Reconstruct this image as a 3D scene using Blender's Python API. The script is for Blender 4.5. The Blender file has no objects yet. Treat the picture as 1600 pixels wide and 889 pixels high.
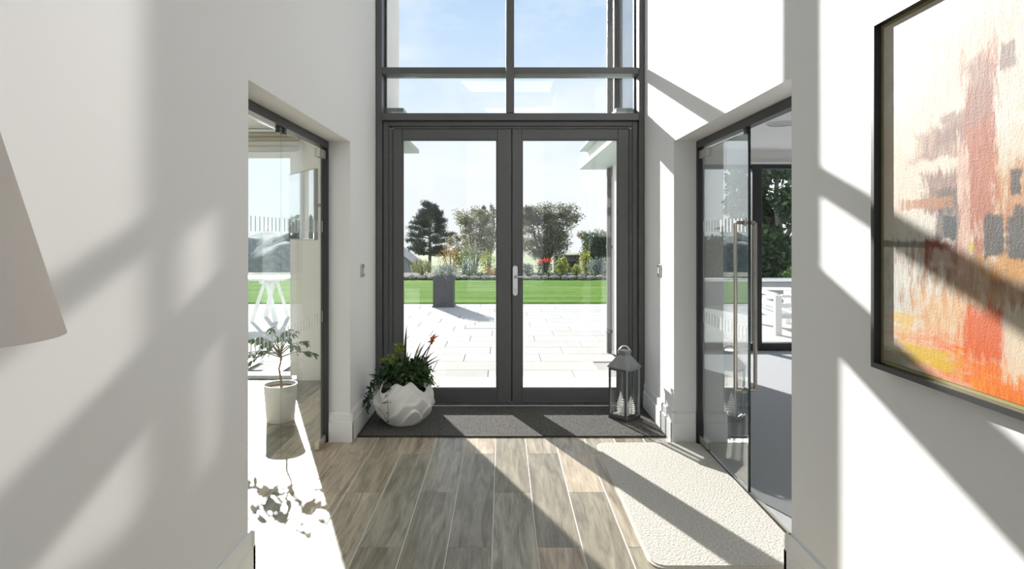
import bpy, bmesh, math, random
import numpy as np
from mathutils import Vector, Matrix, Euler

R = math.radians
SC = bpy.context.scene
COL = SC.collection
PI = math.pi
random.seed(7)

# ------------------------------------------------------------------ camera
cam_data = bpy.data.cameras.new('camera')
cam = bpy.data.objects.new('camera', cam_data)
COL.objects.link(cam)
cam.location = (0, 0, 1.44)
cam.rotation_euler = (R(90), 0, 0)
cam_data.sensor_fit = 'HORIZONTAL'
cam_data.sensor_width = 36.0
cam_data.lens = 36.0 * 960 / 1600
cam_data.shift_x = 15 / 1600
cam_data.shift_y = -78.5 / 1600
cam_data.clip_start = 0.05
cam_data.clip_end = 500
SC.camera = cam

# ------------------------------------------------------------------ view
SC.view_settings.view_transform = 'Standard'
SC.view_settings.look = 'None'
SC.view_settings.gamma = 1.0
SC.view_settings.exposure = 0.12
SC.cycles.max_bounces = 14
SC.cycles.diffuse_bounces = 8
SC.cycles.glossy_bounces = 5
SC.cycles.transparent_max_bounces = 24
SC.cycles.transmission_bounces = 6
SC.cycles.sample_clamp_indirect = 6.0
SC.cycles.use_denoising = True
SC.cycles.caustics_reflective = False
SC.cycles.caustics_refractive = False

# ------------------------------------------------------------------ sky
world = bpy.data.worlds.new('world')
SC.world = world
world.use_nodes = True
wt = world.node_tree
wt.nodes.clear()
W = wt.nodes.new
w_out = W('ShaderNodeOutputWorld')
w_bg = W('ShaderNodeBackground')
w_tc = W('ShaderNodeTexCoord')
w_sep = W('ShaderNodeSeparateXYZ')
w_ramp = W('ShaderNodeValToRGB')
w_map = W('ShaderNodeMapping')
w_noise = W('ShaderNodeTexNoise')
w_cr = W('ShaderNodeValToRGB')
w_mix = W('ShaderNodeMix')
w_mix.data_type = 'RGBA'
wt.links.new(w_tc.outputs['Generated'], w_sep.inputs[0])
wt.links.new(w_sep.outputs['Z'], w_ramp.inputs[0])
e = w_ramp.color_ramp.elements
e[0].position = 0.0
e[0].color = (1.0, 1.03, 1.05, 1)
e[1].position = 0.5
e[1].color = (0.42, 0.62, 0.92, 1)
for p_, c_ in ((0.07, (0.95, 1.02, 1.08, 1)), (0.16, (0.86, 0.98, 1.10, 1)), (0.32, (0.61, 0.81, 1.06, 1))):
    k_ = e.new(p_)
    k_.color = c_
wt.links.new(w_tc.outputs['Generated'], w_map.inputs[0])
w_map.inputs['Scale'].default_value = (1.6, 1.6, 4.0)
w_map.inputs['Location'].default_value = (0.35, 0.1, 0.2)
wt.links.new(w_map.outputs[0], w_noise.inputs['Vector'])
w_noise.inputs['Scale'].default_value = 2.2
w_noise.inputs['Detail'].default_value = 7
w_noise.inputs['Roughness'].default_value = 0.55
wt.links.new(w_noise.outputs[0], w_cr.inputs[0])
w_cr.color_ramp.elements[0].position = 0.40
w_cr.color_ramp.elements[0].color = (0, 0, 0, 1)
w_cr.color_ramp.elements[1].position = 0.66
w_cr.color_ramp.elements[1].color = (0.9, 0.9, 0.9, 1)
wt.links.new(w_cr.outputs[0], w_mix.inputs['Factor'])
wt.links.new(w_ramp.outputs[0], w_mix.inputs['A'])
w_mix.inputs['B'].default_value = (1.08, 1.12, 1.16, 1)
wt.links.new(w_mix.outputs['Result'], w_bg.inputs[0])
w_bg.inputs[1].default_value = 1.08
wt.links.new(w_bg.outputs[0], w_out.inputs[0])

# ------------------------------------------------------------------ sun
AZ = 22.3
EL = 20.4
SUN_DIR = Vector((math.sin(R(AZ)) * math.cos(R(EL)), -math.cos(R(AZ)) * math.cos(R(EL)), -math.sin(R(EL))))
sd = bpy.data.lights.new('sun', 'SUN')
sd.energy = 13.0
sd.angle = R(0.53)
sd.color = (1.0, 0.965, 0.92)
sun = bpy.data.objects.new('sun', sd)
COL.objects.link(sun)
sun.location = (-20, 40, 20)
sun.rotation_euler = SUN_DIR.to_track_quat('-Z', 'Y').to_euler()

# The sun thrown back by the upper glazing of the right wing (its panes face the sun);
# one narrow lamp per pane, standing at the pane, aimed along the mirrored sun ray.
MAZ = AZ + 1.0                 # aim of the added lamps, turned to set where their patches land
MIR = Vector((-math.sin(R(MAZ)) * math.cos(R(EL)), -math.cos(R(MAZ)) * math.cos(R(EL)), -math.sin(R(EL))))
XF = 1.36                      # the right wing's garden facade
def pane_glint(y0, y1, z0, z1, radiance):
    L = bpy.data.lights.new('glint', 'AREA')
    L.shape = 'RECTANGLE'
    w = (y1 - y0) * abs(MIR.x) / math.sqrt(MIR.x ** 2 + MIR.y ** 2)
    h = (z1 - z0) * math.cos(R(EL))
    L.size, L.size_y = w, h
    L.spread = R(1.2)
    L.energy = radiance * w * h
    L.color = (1.0, 0.95, 0.90)
    o = bpy.data.objects.new('pane_glint', L)
    COL.objects.link(o)
    c = Vector((XF, (y0 + y1) / 2, (z0 + z1) / 2))
    o.location = c + MIR * (0.5 * (w * 0.92 / abs(MIR.x)) + 0.05)
    o.rotation_euler = MIR.to_track_quat('-Z', 'Y').to_euler()
    return o
pane_glint(6.35, 7.42, 2.72, 4.5, 2.9)
pane_glint(7.66, 7.88, 2.72, 3.75, 2.9)

# ================================================================== helpers
def new_obj(name, me, parent=None, loc=(0, 0, 0), rot=(0, 0, 0)):
    o = bpy.data.objects.new(name, me)
    COL.objects.link(o)
    o.location = loc
    o.rotation_euler = rot
    if parent is not None:
        o.parent = parent
    return o

def empty(name, loc=(0, 0, 0), rz=0.0):
    o = bpy.data.objects.new(name, None)
    COL.objects.link(o)
    o.location = loc
    o.rotation_euler = (0, 0, rz)
    o.empty_display_size = 0.1
    return o

def tag(o, label=None, cat=None, group=None, kind=None):
    if label: o['label'] = label
    if cat: o['category'] = cat
    if group: o['group'] = group
    if kind: o['kind'] = kind
    return o

class MB:
    def __init__(s):
        s.bm = bmesh.new()
    def box(s, x0, x1, y0, y1, z0, z1, bev=0.0, mat=None):
        r = bmesh.ops.create_cube(s.bm, size=1.0)
        M = Matrix.Translation(((x0 + x1) / 2, (y0 + y1) / 2, (z0 + z1) / 2)) @ Matrix.Diagonal((abs(x1 - x0), abs(y1 - y0), abs(z1 - z0), 1))
        if mat is not None: M = mat @ M
        bmesh.ops.transform(s.bm, matrix=M, verts=r['verts'])
        if bev > 0:
            ed = list({e_ for v in r['verts'] for e_ in v.link_edges})
            bmesh.ops.bevel(s.bm, geom=ed, offset=bev, segments=1, affect='EDGES', profile=0.5)
        return s
    def bar(s, a, b, w, d=None, up=(0, 0, 1)):
        a, b = Vector(a), Vector(b)
        d = d or w
        z = (b - a).normalized()
        u = Vector(up)
        if abs(u.dot(z)) > 0.97: u = Vector((0, 1, 0))
        x = u.cross(z).normalized()
        y = z.cross(x)
        M = Matrix((x, y, z)).transposed().to_4x4()
        M.translation = (a + b) / 2
        r = bmesh.ops.create_cube(s.bm, size=1.0)
        bmesh.ops.transform(s.bm, matrix=M @ Matrix.Diagonal((w, d, (b - a).length, 1)), verts=r['verts'])
        return s
    def tube(s, pts, rad, n=8, cap=True):
        pts = [Vector(p) for p in pts]
        if not hasattr(rad, '__len__'): rad = [rad] * len(pts)
        rings = []
        ref = Vector((0.13, 0.31, 0.94))
        for i, p in enumerate(pts):
            t = (pts[min(i + 1, len(pts) - 1)] - pts[max(i - 1, 0)]).normalized()
            x = ref.cross(t)
            if x.length < 1e-3: x = Vector((1, 0, 0)).cross(t)
            x.normalize()
            y = t.cross(x)
            rings.append([s.bm.verts.new(p + rad[i] * (math.cos(2 * PI * k / n) * x + math.sin(2 * PI * k / n) * y)) for k in range(n)])
        for a, b in zip(rings, rings[1:]):
            for k in range(n):
                s.bm.faces.new((a[k], a[(k + 1) % n], b[(k + 1) % n], b[k]))
        if cap:
            s.bm.faces.new(rings[0][::-1])
            s.bm.faces.new(rings[-1])
        return s
    def lathe(s, prof, n=32, center=(0, 0), close=False):
        rings = []
        cx, cy = center
        for r, z in prof:
            rings.append([s.bm.verts.new((cx + r * math.cos(2 * PI * k / n), cy + r * math.sin(2 * PI * k / n), z)) for k in range(n)])
        for a, b in zip(rings, rings[1:]):
            for k in range(n):
                s.bm.faces.new((a[k], a[(k + 1) % n], b[(k + 1) % n], b[k]))
        if close:
            s.bm.faces.new(rings[0][::-1])
            s.bm.faces.new(rings[-1])
        return s
    def poly(s, pts, vec):
        vec = Vector(vec)
        a = [s.bm.verts.new(p) for p in pts]
        b = [s.bm.verts.new(Vector(p) + vec) for p in pts]
        s.bm.faces.new(a[::-1])
        s.bm.faces.new(b)
        for i in range(len(a)):
            j = (i + 1) % len(a)
            s.bm.faces.new((a[i], a[j], b[j], b[i]))
        return s
    def mesh(s, name, mat, smooth=False):
        me = bpy.data.meshes.new(name)
        bmesh.ops.recalc_face_normals(s.bm, faces=s.bm.faces)
        s.bm.to_mesh(me)
        s.bm.free()
        if mat: me.materials.append(mat)
        if smooth:
            me.polygons.foreach_set('use_smooth', [True] * len(me.polygons))
        return me
    def build(s, name, mat, parent=None, loc=(0, 0, 0), rot=(0, 0, 0), smooth=False):
        return new_obj(name, s.mesh(name, mat, smooth), parent, loc, rot)

def struct(o):
    o['kind'] = 'structure'
    return o

def np_mesh(name, V, F, mat):
    me = bpy.data.meshes.new(name)
    nv, nf, k = len(V), len(F), F.shape[1]
    me.vertices.add(nv)
    me.vertices.foreach_set('co', np.asarray(V, dtype=np.float32).ravel())
    me.loops.add(nf * k)
    me.loops.foreach_set('vertex_index', np.asarray(F, dtype=np.int32).ravel())
    me.polygons.add(nf)
    me.polygons.foreach_set('loop_start', np.arange(nf, dtype=np.int32) * k)
    me.polygons.foreach_set('loop_total', np.full(nf, k, dtype=np.int32))
    me.update(calc_edges=True)
    me.materials.append(mat)
    return me

RNG = np.random.default_rng(11)
def leaf_cloud(name, P, size, mat, parent=None, aspect=0.45, loc=(0, 0, 0), bias=None, flat=0.0):
    """many small folded leaves, one mesh; P = positions"""
    P = np.asarray(P)
    n = len(P)
    d = RNG.normal(size=(n, 3))
    if bias is not None: d += np.asarray(bias)
    d /= np.linalg.norm(d, axis=1)[:, None] + 1e-9
    q = RNG.normal(size=(n, 3))
    q[:, 2] *= (1 - flat)
    w = np.cross(d, q)
    w /= np.linalg.norm(w, axis=1)[:, None] + 1e-9
    nn = np.cross(d, w)
    L = size * (0.6 + 0.8 * RNG.random((n, 1)))
    A = P
    T = P + d * L
    M = P + d * L * 0.5 - nn * L * 0.08
    B = M + w * L * aspect / 2 + nn * L * 0.1
    C = M - w * L * aspect / 2 + nn * L * 0.1
    V = np.stack([A, B, T, C], axis=1).reshape(-1, 3)
    F = np.arange(n * 4).reshape(-1, 4)
    o = new_obj(name, np_mesh(name, V, F, mat), parent, loc)
    return o

def ball_pts(n, c, r, shell=0.5):
    v = RNG.normal(size=(n, 3))
    v /= np.linalg.norm(v, axis=1)[:, None]
    rad = (shell + (1 - shell) * RNG.random((n, 1))) ** 0.6
    return np.asarray(c) + v * rad * np.asarray(r)

# ------------------------------------------------------------------ materials
def nmat(name):
    m = bpy.data.materials.new(name)
    m.use_nodes = True
    t = m.node_tree
    b = t.nodes['Principled BSDF']
    return m, t, b

def mat(name, col, rough=0.6, metal=0.0, var=0.0, scale=20.0, bump=0.0, bscale=None, spec=None, coord='Object', stretch=None):
    m, t, b = nmat(name)
    b.inputs['Base Color'].default_value = (*col, 1)
    b.inputs['Roughness'].default_value = rough
    b.inputs['Metallic'].default_value = metal
    if spec is not None: b.inputs['Specular IOR Level'].default_value = spec
    if var or bump:
        tc = t.nodes.new('ShaderNodeTexCoord')
        src = tc.outputs[coord]
        if stretch:
            mp = t.nodes.new('ShaderNodeMapping')
            mp.inputs['Scale'].default_value = stretch
            t.links.new(src, mp.inputs[0])
            src = mp.outputs[0]
        nz = t.nodes.new('ShaderNodeTexNoise')
        nz.inputs['Scale'].default_value = scale
        nz.inputs['Detail'].default_value = 5
        t.links.new(src, nz.inputs['Vector'])
        if var:
            mx = t.nodes.new('ShaderNodeMix')
            mx.data_type = 'RGBA'
            rp = t.nodes.new('ShaderNodeValToRGB')
            rp.color_ramp.elements[0].position = 0.3
            rp.color_ramp.elements[1].position = 0.7
            t.links.new(nz.outputs[0], rp.inputs[0])
            t.links.new(rp.outputs[0], mx.inputs['Factor'])
            mx.inputs['A'].default_value = (*[max(0, c * (1 - var)) for c in col], 1)
            mx.inputs['B'].default_value = (*[min(1, c * (1 + var)) for c in col], 1)
            t.links.new(mx.outputs['Result'], b.inputs['Base Color'])
        if bump:
            bp = t.nodes.new('ShaderNodeBump')
            bp.inputs['Strength'].default_value = bump
            bp.inputs['Distance'].default_value = 0.01
            if bscale:
                n2 = t.nodes.new('ShaderNodeTexNoise')
                n2.inputs['Scale'].default_value = bscale
                n2.inputs['Detail'].default_value = 3
                t.links.new(src, n2.inputs['Vector'])
                t.links.new(n2.outputs[0], bp.inputs['Height'])
            else:
                t.links.new(nz.outputs[0], bp.inputs['Height'])
            t.links.new(bp.outputs[0], b.inputs['Normal'])
    return m

def leaf_mat(name, cols, rough=0.45, trans=0.25):
    """colour differs leaf by leaf"""
    m, t, b = nmat(name)
    g = t.nodes.new('ShaderNodeNewGeometry')
    rp = t.nodes.new('ShaderNodeValToRGB')
    el = rp.color_ramp.elements
    n = len(cols)
    el[0].color = (*cols[0], 1)
    el[0].position = 0
    el[1].color = (*cols[-1], 1)
    el[1].position = 1
    for i in range(1, n - 1):
        k = el.new(i / (n - 1))
        k.color = (*cols[i], 1)
    t.links.new(g.outputs['Random Per Island'], rp.inputs[0])
    t.links.new(rp.outputs[0], b.inputs['Base Color'])
    b.inputs['Roughness'].default_value = rough
    tr = t.nodes.new('ShaderNodeBsdfTranslucent')
    t.links.new(rp.outputs[0], tr.inputs[0])
    mx = t.nodes.new('ShaderNodeMixShader')
    mx.inputs[0].default_value = trans
    t.links.new(b.outputs[0], mx.inputs[1])
    t.links.new(tr.outputs[0], mx.inputs[2])
    out = t.nodes['Material Output']
    t.links.new(mx.outputs[0], out.inputs[0])
    return m

def glass_mat(name, tint, k=1.0, rough=0.0, f0=0.04):
    """thin glazing: each of the two faces reflects by angle (Schlick) and passes the rest"""
    m = bpy.data.materials.new(name)
    m.use_nodes = True
    t = m.node_tree
    t.nodes.clear()
    N = t.nodes.new
    out = N('ShaderNodeOutputMaterial')
    lw = N('ShaderNodeLayerWeight')
    lw.inputs[0].default_value = 0.5
    pw = N('ShaderNodeMath'); pw.operation = 'POWER'
    pw.inputs[1].default_value = 5.0
    mul = N('ShaderNodeMath'); mul.operation = 'MULTIPLY_ADD'
    mul.inputs[1].default_value = (1 - f0) * k
    mul.inputs[2].default_value = f0 * k
    mul.use_clamp = True
    tr = N('ShaderNodeBsdfTransparent')
    tr.inputs[0].default_value = (*tint, 1)
    gl = N('ShaderNodeBsdfGlossy')
    gl.inputs['Roughness'].default_value = rough
    mx = N('ShaderNodeMixShader')
    t.links.new(lw.outputs['Facing'], pw.inputs[0])
    t.links.new(pw.outputs[0], mul.inputs[0])
    t.links.new(mul.outputs[0], mx.inputs[0])
    t.links.new(tr.outputs[0], mx.inputs[1])
    t.links.new(gl.outputs[0], mx.inputs[2])
    t.links.new(mx.outputs[0], out.inputs[0])
    return m

M = {}
M['wall'] = mat('white_wall_paint', (0.80, 0.80, 0.80), 0.7, bump=0.02, bscale=180, scale=60, spec=0.25)
M['trim'] = mat('white_gloss_trim', (0.80, 0.80, 0.795), 0.38)
M['ceil'] = mat('white_ceiling', (0.82, 0.82, 0.82), 0.8)
M['render'] = mat('pale_outside_render', (0.78, 0.765, 0.74), 0.85, var=0.03, scale=3, bump=0.05, bscale=90)
M['frame'] = mat('grey_powder_coat', (0.105, 0.108, 0.108), 0.42, var=0.04, scale=4)
M['black'] = mat('black_aluminium', (0.022, 0.023, 0.025), 0.4)
M['chrome'] = mat('brushed_steel', (0.62, 0.60, 0.56), 0.28, 1.0, var=0.04, scale=60, stretch=(1, 1, 0.05))
M['bronze'] = mat('brushed_nickel', (0.46, 0.42, 0.36), 0.27, 1.0, var=0.05, scale=60, stretch=(1, 1, 0.05))
M['silver'] = mat('satin_silver', (0.72, 0.72, 0.72), 0.3, 1.0)
M['door_glass'] = glass_mat('clear_door_glass', (0.915, 0.92, 0.92))
M['clear_glass'] = glass_mat('clear_window_glass', (0.975, 0.98, 0.98))
M['leaf_glass'] = glass_mat('green_tinted_glass', (0.935, 0.965, 0.953), 2.5)
M['leaf_glass_left'] = glass_mat('green_glass_left', (0.935, 0.968, 0.957), 0.55)
M['lantern_glass'] = glass_mat('lantern_glass', (0.96, 0.965, 0.965))
M['wing_glass'] = glass_mat('wing_glass', (0.80, 0.83, 0.83), 1.5, f0=0.08)
M['frost'] = glass_mat('frosted_film', (0.80, 0.82, 0.82), 6.0, rough=0.7)
M['edge'] = mat('dark_glass_edge', (0.02, 0.035, 0.032), 0.15)
M['grout'] = mat('pale_grout', (0.74, 0.71, 0.64), 0.8, var=0.06, scale=40)
M['mirror'] = mat('mirror_face', (0.9, 0.9, 0.9), 0.02, 1.0)

# wood-look tile: grain runs along the tile (local y), each tile its own tone
def tile_material():
    m, t, b = nmat('wood_look_tile')
    N = t.nodes.new
    Lk = t.links.new
    tc = N('ShaderNodeTexCoord')
    oi = N('ShaderNodeObjectInfo')
    off = N('ShaderNodeVectorMath'); off.operation = 'SCALE'
    comb = N('ShaderNodeCombineXYZ')
    for i in range(3): Lk(oi.outputs['Random'], comb.inputs[i])
    Lk(comb.outputs[0], off.inputs[0])
    off.inputs['Scale'].default_value = 37.0
    add = N('ShaderNodeVectorMath'); add.operation = 'ADD'
    Lk(tc.outputs['Object'], add.inputs[0])
    Lk(off.outputs[0], add.inputs[1])
    mp = N('ShaderNodeMapping')
    mp.inputs['Scale'].default_value = (12.0, 1.3, 1.0)
    Lk(add.outputs[0], mp.inputs[0])
    n1 = N('ShaderNodeTexNoise')
    n1.inputs['Scale'].default_value = 1.6
    n1.inputs['Detail'].default_value = 8
    n1.inputs['Roughness'].default_value = 0.6
    n1.inputs['Distortion'].default_value = 0.9
    Lk(mp.outputs[0], n1.inputs['Vector'])
    mp2 = N('ShaderNodeMapping')
    mp2.inputs['Scale'].default_value = (60.0, 3.0, 1.0)
    Lk(add.outputs[0], mp2.inputs[0])
    n2 = N('ShaderNodeTexNoise')
    n2.inputs['Scale'].default_value = 2.5
    n2.inputs['Detail'].default_value = 4
    Lk(mp2.outputs[0], n2.inputs['Vector'])
    r1 = N('ShaderNodeValToRGB')
    el = r1.color_ramp.elements
    el[0].position = 0.30; el[0].color = (0.185, 0.148, 0.108, 1)
    el[1].position = 0.72; el[1].color = (0.58, 0.50, 0.40, 1)
    k = el.new(0.5); k.color = (0.385, 0.325, 0.25, 1)
    Lk(n1.outputs[0], r1.inputs[0])
    mx = N('ShaderNodeMix'); mx.data_type = 'RGBA'; mx.blend_type = 'MULTIPLY'
    r2 = N('ShaderNodeValToRGB')
    r2.color_ramp.elements[0].position = 0.3; r2.color_ramp.elements[0].color = (0.78, 0.78, 0.78, 1)
    r2.color_ramp.elements[1].position = 0.65; r2.color_ramp.elements[1].color = (1.1, 1.1, 1.1, 1)
    Lk(n2.outputs[0], r2.inputs[0])
    mx.inputs['Factor'].default_value = 1.0
    Lk(r1.outputs[0], mx.inputs['A'])
    Lk(r2.outputs[0], mx.inputs['B'])
    # tone per tile
    r3 = N('ShaderNodeValToRGB')
    e3 = r3.color_ramp.elements
    e3[0].color = (0.68, 0.70, 0.64, 1); e3[1].color = (1.32, 1.22, 1.12, 1)
    k = e3.new(0.5); k.color = (0.92, 0.99, 0.97, 1)
    Lk(oi.outputs['Random'], r3.inputs[0])
    mx2 = N('ShaderNodeMix'); mx2.data_type = 'RGBA'; mx2.blend_type = 'MULTIPLY'
    mx2.inputs['Factor'].default_value = 1.0
    Lk(mx.outputs['Result'], mx2.inputs['A'])
    Lk(r3.outputs[0], mx2.inputs['B'])
    Lk(mx2.outputs['Result'], b.inputs['Base Color'])
    b.inputs['Roughness'].default_value = 0.40
    b.inputs['Specular IOR Level'].default_value = 0.6
    bp = N('ShaderNodeBump'); bp.inputs['Strength'].default_value = 0.06; bp.inputs['Distance'].default_value = 0.004
    Lk(n2.outputs[0], bp.inputs['Height'])
    Lk(bp.outputs[0], b.inputs['Normal'])
    return m
M['tile'] = tile_material()

def paver_material():
    m, t, b = nmat('pale_paving_stone')
    N = t.nodes.new; Lk = t.links.new
    oi = N('ShaderNodeObjectInfo')
    tc = N('ShaderNodeTexCoord')
    nz = N('ShaderNodeTexNoise'); nz.inputs['Scale'].default_value = 3; nz.inputs['Detail'].default_value = 6
    Lk(tc.outputs['Object'], nz.inputs['Vector'])
    ad = N('ShaderNodeMath'); ad.operation = 'ADD'
    Lk(oi.outputs['Random'], ad.inputs[0]); Lk(nz.outputs[0], ad.inputs[1])
    rp = N('ShaderNodeValToRGB')
    rp.color_ramp.elements[0].position = 0.4; rp.color_ramp.elements[0].color = (0.42, 0.41, 0.39, 1)
    rp.color_ramp.elements[1].position = 1.0; rp.color_ramp.elements[1].color = (0.46, 0.45, 0.435, 1)
    h = N('ShaderNodeMath'); h.operation = 'MULTIPLY'; h.inputs[1].default_value = 0.66
    Lk(ad.outputs[0], h.inputs[0]); Lk(h.outputs[0], rp.inputs[0])
    Lk(rp.outputs[0], b.inputs['Base Color'])
    b.inputs['Roughness'].default_value = 0.95
    b.inputs['Specular IOR Level'].default_value = 0.1
    return m
M['paver'] = paver_material()
M['paver_joint'] = mat('paving_joint_mortar', (0.30, 0.29, 0.275), 0.9)

# ================================================================== geometry constants
YD = 5.134        # inner plane of the entrance glazing
XL, XR = -1.06, 1.19
TL, TR = 0.20, 0.20
OZ = 2.085        # head of the side openings
OYL = (2.563, 4.276)
OYR = (2.528, 4.263)
HC = 4.7
YB = -4.2
tz = -0.03       # terrace level

# ------------------------------------------------------------------ floor
fl = struct(MB().box(-5.0, 1.40, YB, 6.2, -0.2, -0.0015).build('floor', M['grout']))
tw, tl_, pit = 0.2022, 1.2012, 0.2067
tile_me = MB().box(-tw / 2, tw / 2, -tl_ / 2, tl_ / 2, -0.012, 0.0, bev=0.0012).mesh('tile', M['tile'])
for k in range(-19, 6):
    xc = 0.16 + pit * (k + 0.5)
    odd = k % 2
    for j in range(-4, 6):
        yc = 4.03 + 1.203 * (j - 2) + 0.6015 + (0.6015 if odd else 0)
        if xc < -1.0 and (yc < 1.0 or xc < -3.6): continue
        if yc < 0.2: continue
        if yc > YD - 0.4 and xc > -1.28: continue
        if yc - .6 > 6.2: continue
        new_obj('tile', tile_me, fl, (xc, yc, 0))
# cut pieces at the entrance threshold and the near end
for k in range(-6, 6):
    xc = 0.16 + pit * (k + 0.5)
    y0 = 4.03 + (0 if k % 2 == 0 else 0.6015)
    odd = k % 2
    starts = [4.03 + 1.203 * (j - 2) + (0.6015 if odd else 0) for j in range(-4, 6)]
    last = max([s_ + 1.203 for s_ in starts if s_ + 0.6015 <= YD - 0.4 and s_ + .6 >= .2])
    if last < YD - 0.02:
        MB().box(-tw / 2, tw / 2, last + .002, min(YD, last + 1.2), -0.012, 0.0, bev=0.0012).build('tile', M['tile'], fl, (xc, 0, 0))
struct(MB().box(1.40, 6.2, 0.8, 7.9, -0.2, -0.008).build('floor_right_room', mat('pale_grey_carpet', (0.46, 0.47, 0.49), 0.95, var=0.10, scale=300, bump=0.5, bscale=420, spec=0.1)))

# ------------------------------------------------------------------ walls of the hall
def side_wall(name, x0, x1, oy):
    b = MB()
    b.box(x0, x1, YB, oy[0], 0, HC)
    b.box(x0, x1, oy[1], YD + 0.16, 0, HC)
    b.box(x0, x1, oy[0], oy[1], OZ, HC)
    return struct(b.build(name, M['wall']))
side_wall('wall_left', XL - TL, XL, OYL)
side_wall('wall_right', XR, XR + TR, OYR)
# hall end behind the camera: unseen wall, broad gap added for fill daylight
b = MB()
b.box(XL, -0.85, YB - 0.2, YB, 0, HC); b.box(0.98, XR, YB - 0.2, YB, 0, HC); b.box(-0.85, 0.98, YB - 0.2, YB, 4.3, HC)
struct(b.build('wall_back', M['wall']))
# ceiling, with an unseen gap added over the rear hall for fill daylight
b = MB()
b.box(XL - TL, XR + TR, -2.0, YD + 0.3, HC, HC + 0.25)
b.box(XL - TL, XR + TR, YB - 0.2, -3.6, HC, HC + 0.25)
b.box(XL - TL, XL + .1, -3.6, -2.0, HC, HC + 0.25)
b.box(XR - .1, XR + TR, -3.6, -2.0, HC, HC + 0.25)
struct(b.build('ceiling', M['ceil']))
wf = struct(MB().box(XL, XR, YD + 0.02, YD + 0.16, 4.42, HC).build('wall_front', M['wall']))

# ------------------------------------------------------------------ baseboards
def base_profile(a, b_, nrm, z1=0.205, t=0.022, parent=None, name='baseboard_left', ext=(0, 0)):
    """stepped skirting along a->b on the floor, nrm points into the room"""
    a, b_ = Vector((*a, 0)), Vector((*b_, 0))
    n = Vector((*nrm, 0))
    d = (b_ - a).normalized()
    a = a - d * ext[0]; b_ = b_ + d * ext[1]
    z = Vector((0, 0, 1))
    prof = [(0.0, 0.0), (t, 0.0), (t, z1 * 0.66), (t - 0.006, z1 * 0.68), (t - 0.006, z1 * 0.93), (t * 0.45, z1), (0.0, z1)]
    mb = MB()
    A = [mb.bm.verts.new(a + n * p[0] + z * p[1]) for p in prof]
    B = [mb.bm.verts.new(b_ + n * p[0] + z * p[1]) for p in prof]
    mb.bm.faces.new(A); mb.bm.faces.new(B[::-1])
    for i in range(len(A)):
        j = (i + 1) % len(A)
        mb.bm.faces.new((A[i], B[i], B[j], A[j]))
    return struct(mb.build(name, M['trim']))
base_profile((XL, YB), (XL, OYL[0]), (1, 0), ext=(0, .0212), name='baseboard_left')
base_profile((XL, OYL[1]), (XL, YD - 0.03), (1, 0), ext=(.0212, 0), name='baseboard_left_pier')
base_profile((XL - 0.145, OYL[1]), (XL, OYL[1]), (0, -1), ext=(0, .022), name='baseboard_left_jamb')
base_profile((XL - 0.145, OYL[0]), (XL, OYL[0]), (0, 1), ext=(0, .022), name='baseboard_left_near_jamb')
base_profile((XR, YB), (XR, OYR[0]), (-1, 0), ext=(0, .0212), name='baseboard_right')
base_profile((XR, OYR[1]), (XR, YD - 0.03), (-1, 0), ext=(.0212, 0), name='baseboard_right_pier')
base_profile((XR, OYR[1]), (XR + 0.145, OYR[1]), (0, -1), ext=(.022, 0), name='baseboard_right_jamb')
base_profile((XR, OYR[0]), (XR + 0.145, OYR[0]), (0, 1), ext=(.022, 0), name='baseboard_right_near_jamb')

# ------------------------------------------------------------------ entrance glazing: window_1 above, door_1 below
win = struct(empty('window_1', (0, YD, 0)))
def wpart(name, *a, m='frame', bev=0.003, par=win):
    return MB().box(*a, bev=bev).build(name, M[m], par)
wpart('post', XL + .004, -1.008, 0.0, 0.16, 0, 4.42)
wpart('post', 1.142, XR - .004, 0.0, 0.16, 0, 4.42)
wpart('outer_post', -1.008, -0.992, 0.13, 0.16, 2.42, 4.42)
wpart('outer_post', 1.126, 1.142, 0.13, 0.16, 2.42, 4.42)
wpart('mullion', 0.030, 0.098, -0.02, 0.15, 2.452, 4.36)
wpart('transom', -1.006, 0.029, 0.0, 0.16, 2.782, 2.836)
wpart('transom', 0.099, 1.140, 0.0, 0.16, 2.782, 2.836)
wpart('transom', -1.006, 1.140, -0.015, 0.16, 2.392, 2.450)
wpart('head', -1.006, 1.140, 0.0, 0.16, 4.36, 4.42)
for x0, x1 in ((-1.0, 0.029), (0.099, 1.134)):
    for z0, z1 in ((2.452, 2.780), (2.838, 4.358)):
        wpart('pane', x0, x1, 0.105, 0.117, z0, z1, m='door_glass', bev=0)
# (x0..: panes sit between the bars)

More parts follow.
